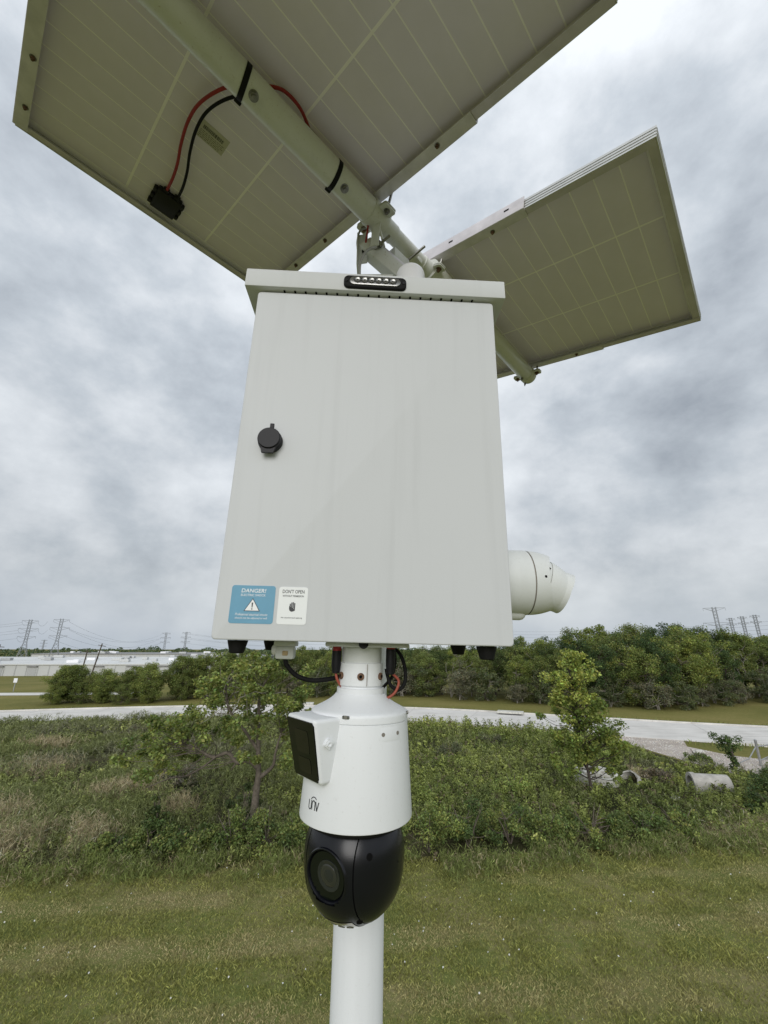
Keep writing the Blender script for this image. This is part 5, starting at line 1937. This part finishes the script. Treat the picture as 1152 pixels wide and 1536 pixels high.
# ragged grass where the mowing stops
x = rs.uniform(-15, 16, 9000)
y = lawn_edge(x) + .15 + .55 * (fbm(x, x * 0 + 3, 1.1) - .5) * 2 + rs.normal(0, .28, len(x))
k = (vnoise(x, y, .7) > .35) & (y < lawn_edge(x) + 1.3)
x, y = x[k], y[k]
nb = len(x)
dm = (rs.random(nb) < .14)[:, None]
fuzz(x, y, rs.uniform(.08, .38, nb), 8, (.10, .22), .07, np.where(dm, np.array([[.34, .285, .175]]), np.array([[.17, .205, .062]])) * np.exp(rs.normal(0, .25, (nb, 1))), 'edge_grass',
     'ragged longer grass where the mown lawn meets the scrub', 'grass', .06)

# dry straw-coloured patches
PX = [(-9.6, 12.9, 1.2), (-8.2, 13.4, 1.0), (-8.9, 17.2, .9), (-9.4, 16.6, .8), (-12, 14.5, 1.4), (-6.4, 15.6, .5), (-14.2, 20, 1.0), (-10.6, 12.3, 1.2), (9.8, 13.9, .9), (11.2, 14.3, 1.0),
      (10.2, 19.6, .6), (-17, 24, 1.2)]
xs, ys = [], []
for (cx_, cy_, r_) in PX:
    n_ = int(620 * r_ * r_ * (1 if cx_ < 0 else .5))
    xs.append(cx_ + rs.normal(0, r_ * .55, n_))
    ys.append(cy_ + rs.normal(0, r_ * .38, n_))
x, y = np.concatenate(xs), np.concatenate(ys)
k = rough(x, y, -.1) & (vnoise(x, y, .5) > .28)
x, y = x[k], y[k]
nb = len(x)
fuzz(x, y, rs.uniform(.25, .70, nb) * np.where(x > 0, .55, 1), 7, (.14, .30), .05, np.array([[.40, .335, .215]]) * np.exp(rs.normal(0, .25, (nb, 1))), 'straw_grass',
     'dry straw-coloured grass patches at the field edge', 'grass', .05)

# mown lawn
x, y = sample(520000, -16, 16, 6.6, 14.6, lambda x, y: ((np.abs(x) < y * .80 + 1.2) & (y < lawn_edge(x) + .5)) * np.clip(9 / y, .5, 1))
nb = len(x)
p1_ = fbm(x * .5, y * 1.5, 1.6)
p2_ = fbm(x + 40, y * 1.4, .8)
edge_t = np.clip((y - lawn_edge(x) + .9) / .9, 0, 1)
stripe = .5 + .5 * np.sin((y - .10 * x) * 2 * np.pi / 1.55)
dry = np.clip((.58 * p1_ + .26 * p2_ + .26 * stripe - .565) * 4.0, 0, .95)[:, None] * (1 - edge_t[:, None] * .6)
green = np.array([[.200, .215, .066]]) * (1 - p2_[:, None]) + np.array([[.36, .358, .115]]) * p2_[:, None]
cg = green * (1 - dry) + np.array([[.44, .375, .205]]) * dry
hh = rs.uniform(.02, .05, nb) * (1 - .35 * dry[:, 0]) * (.6 + 1.1 * np.clip(fbm(x + 11, y, .45) * 1.6 - .35, 0, 1)) * (1 + 1.0 * edge_t * rs.random(nb))
V, F, Cc = blade_arrays(np.stack([x, y, np.zeros(nb)], 1), hh, rs.uniform(.007, .015, nb), rs.uniform(.3, 1.3, nb), np.clip(cg * np.exp(rs.normal(0, .24, (nb, 1))), .01, .6), rs)
o = fast_mesh('lawn_grass', V, F, 'grass', None, Cc, 'stuff')
tag(o, 'short mown grass with straw-coloured patches in the foreground', 'grass')

# small white flowers in the lawn
nf = 210
x = rs.uniform(-9, 9, nf)
y = 7.4 + 5.6 * rs.random(nf)
k = (np.abs(x) < y * .8) & (y < lawn_edge(x) + .3) & (vnoise(x, y, 1.4) > .35)
x, y = x[k], y[k]
C_ = np.stack([x, y, rs.uniform(.05, .10, len(x))], 1)
V1, F1, C1 = leaf_arrays(C_, rs.uniform(.022, .036, len(x)), np.full((len(x), 3), .72), .9, 1.5, .1, rs)
V2, F2, C2 = leaf_arrays(C_ + .003, rs.uniform(.022, .036, len(x)), np.full((len(x), 3), .72), .9, .2, .1, rs)
V, F, Cc = join_arrays([(V1, F1, C1), (V2, F2, C2)])
o = fast_mesh('white_flowers', V, F, 'grass', None, Cc, 'stuff')
tag(o, 'tiny white flowers dotted over the mown grass', 'flowers')

# rough grass along the kerbs and on the verge
x, y = sample(60000, -40, 40, 24, 52, lambda x, y: (~off_road(x, y, 4.45)) & off_road(x, y, 3.68) & ~in_drive(x, y))
nb = len(x)
V, F, Cc = blade_arrays(np.stack([x, y, np.zeros(nb)], 1), rs.uniform(.08, .26, nb), rs.uniform(.03, .05, nb), rs.uniform(.2, .8, nb), palette((.10, .11, .034), nb, .3, .08, rs), rs)
o = fast_mesh('verge_grass', V, F, 'grass', None, Cc, 'stuff')
tag(o, 'longer grass along both kerbs of the concrete road', 'grass')

# loose stones on the drive
x, y = sample(7000, 12, 26, 16, 29, lambda x, y: in_drive(x, y) * 1.0)
n_ = len(x)
s_ = rs.uniform(.015, .045, n_)
oct_ = np.array([[1, 0, 0], [-1, 0, 0], [0, 1, 0], [0, -1, 0], [0, 0, .7], [0, 0, -.7]])
octf = np.array([[0, 2, 4], [2, 1, 4], [1, 3, 4], [3, 0, 4], [2, 0, 5], [1, 2, 5], [3, 1, 5], [0, 3, 5]])
V = (oct_[None] * s_[:, None, None] * rs.uniform(.6, 1.3, (n_, 6, 1)) + np.stack([x, y, s_ * .3], 1)[:, None, :]).reshape(-1, 3)
F = (octf[None] + 6 * np.arange(n_)[:, None, None]).reshape(-1, 3)
o = fast_mesh('gravel_stones', V, F, 'grass', None, np.repeat(palette((.46, .41, .36), n_, .2, .04, rs), 6, axis=0), 'stuff')
tag(o, 'loose pale stones over the gravel drive', 'gravel')
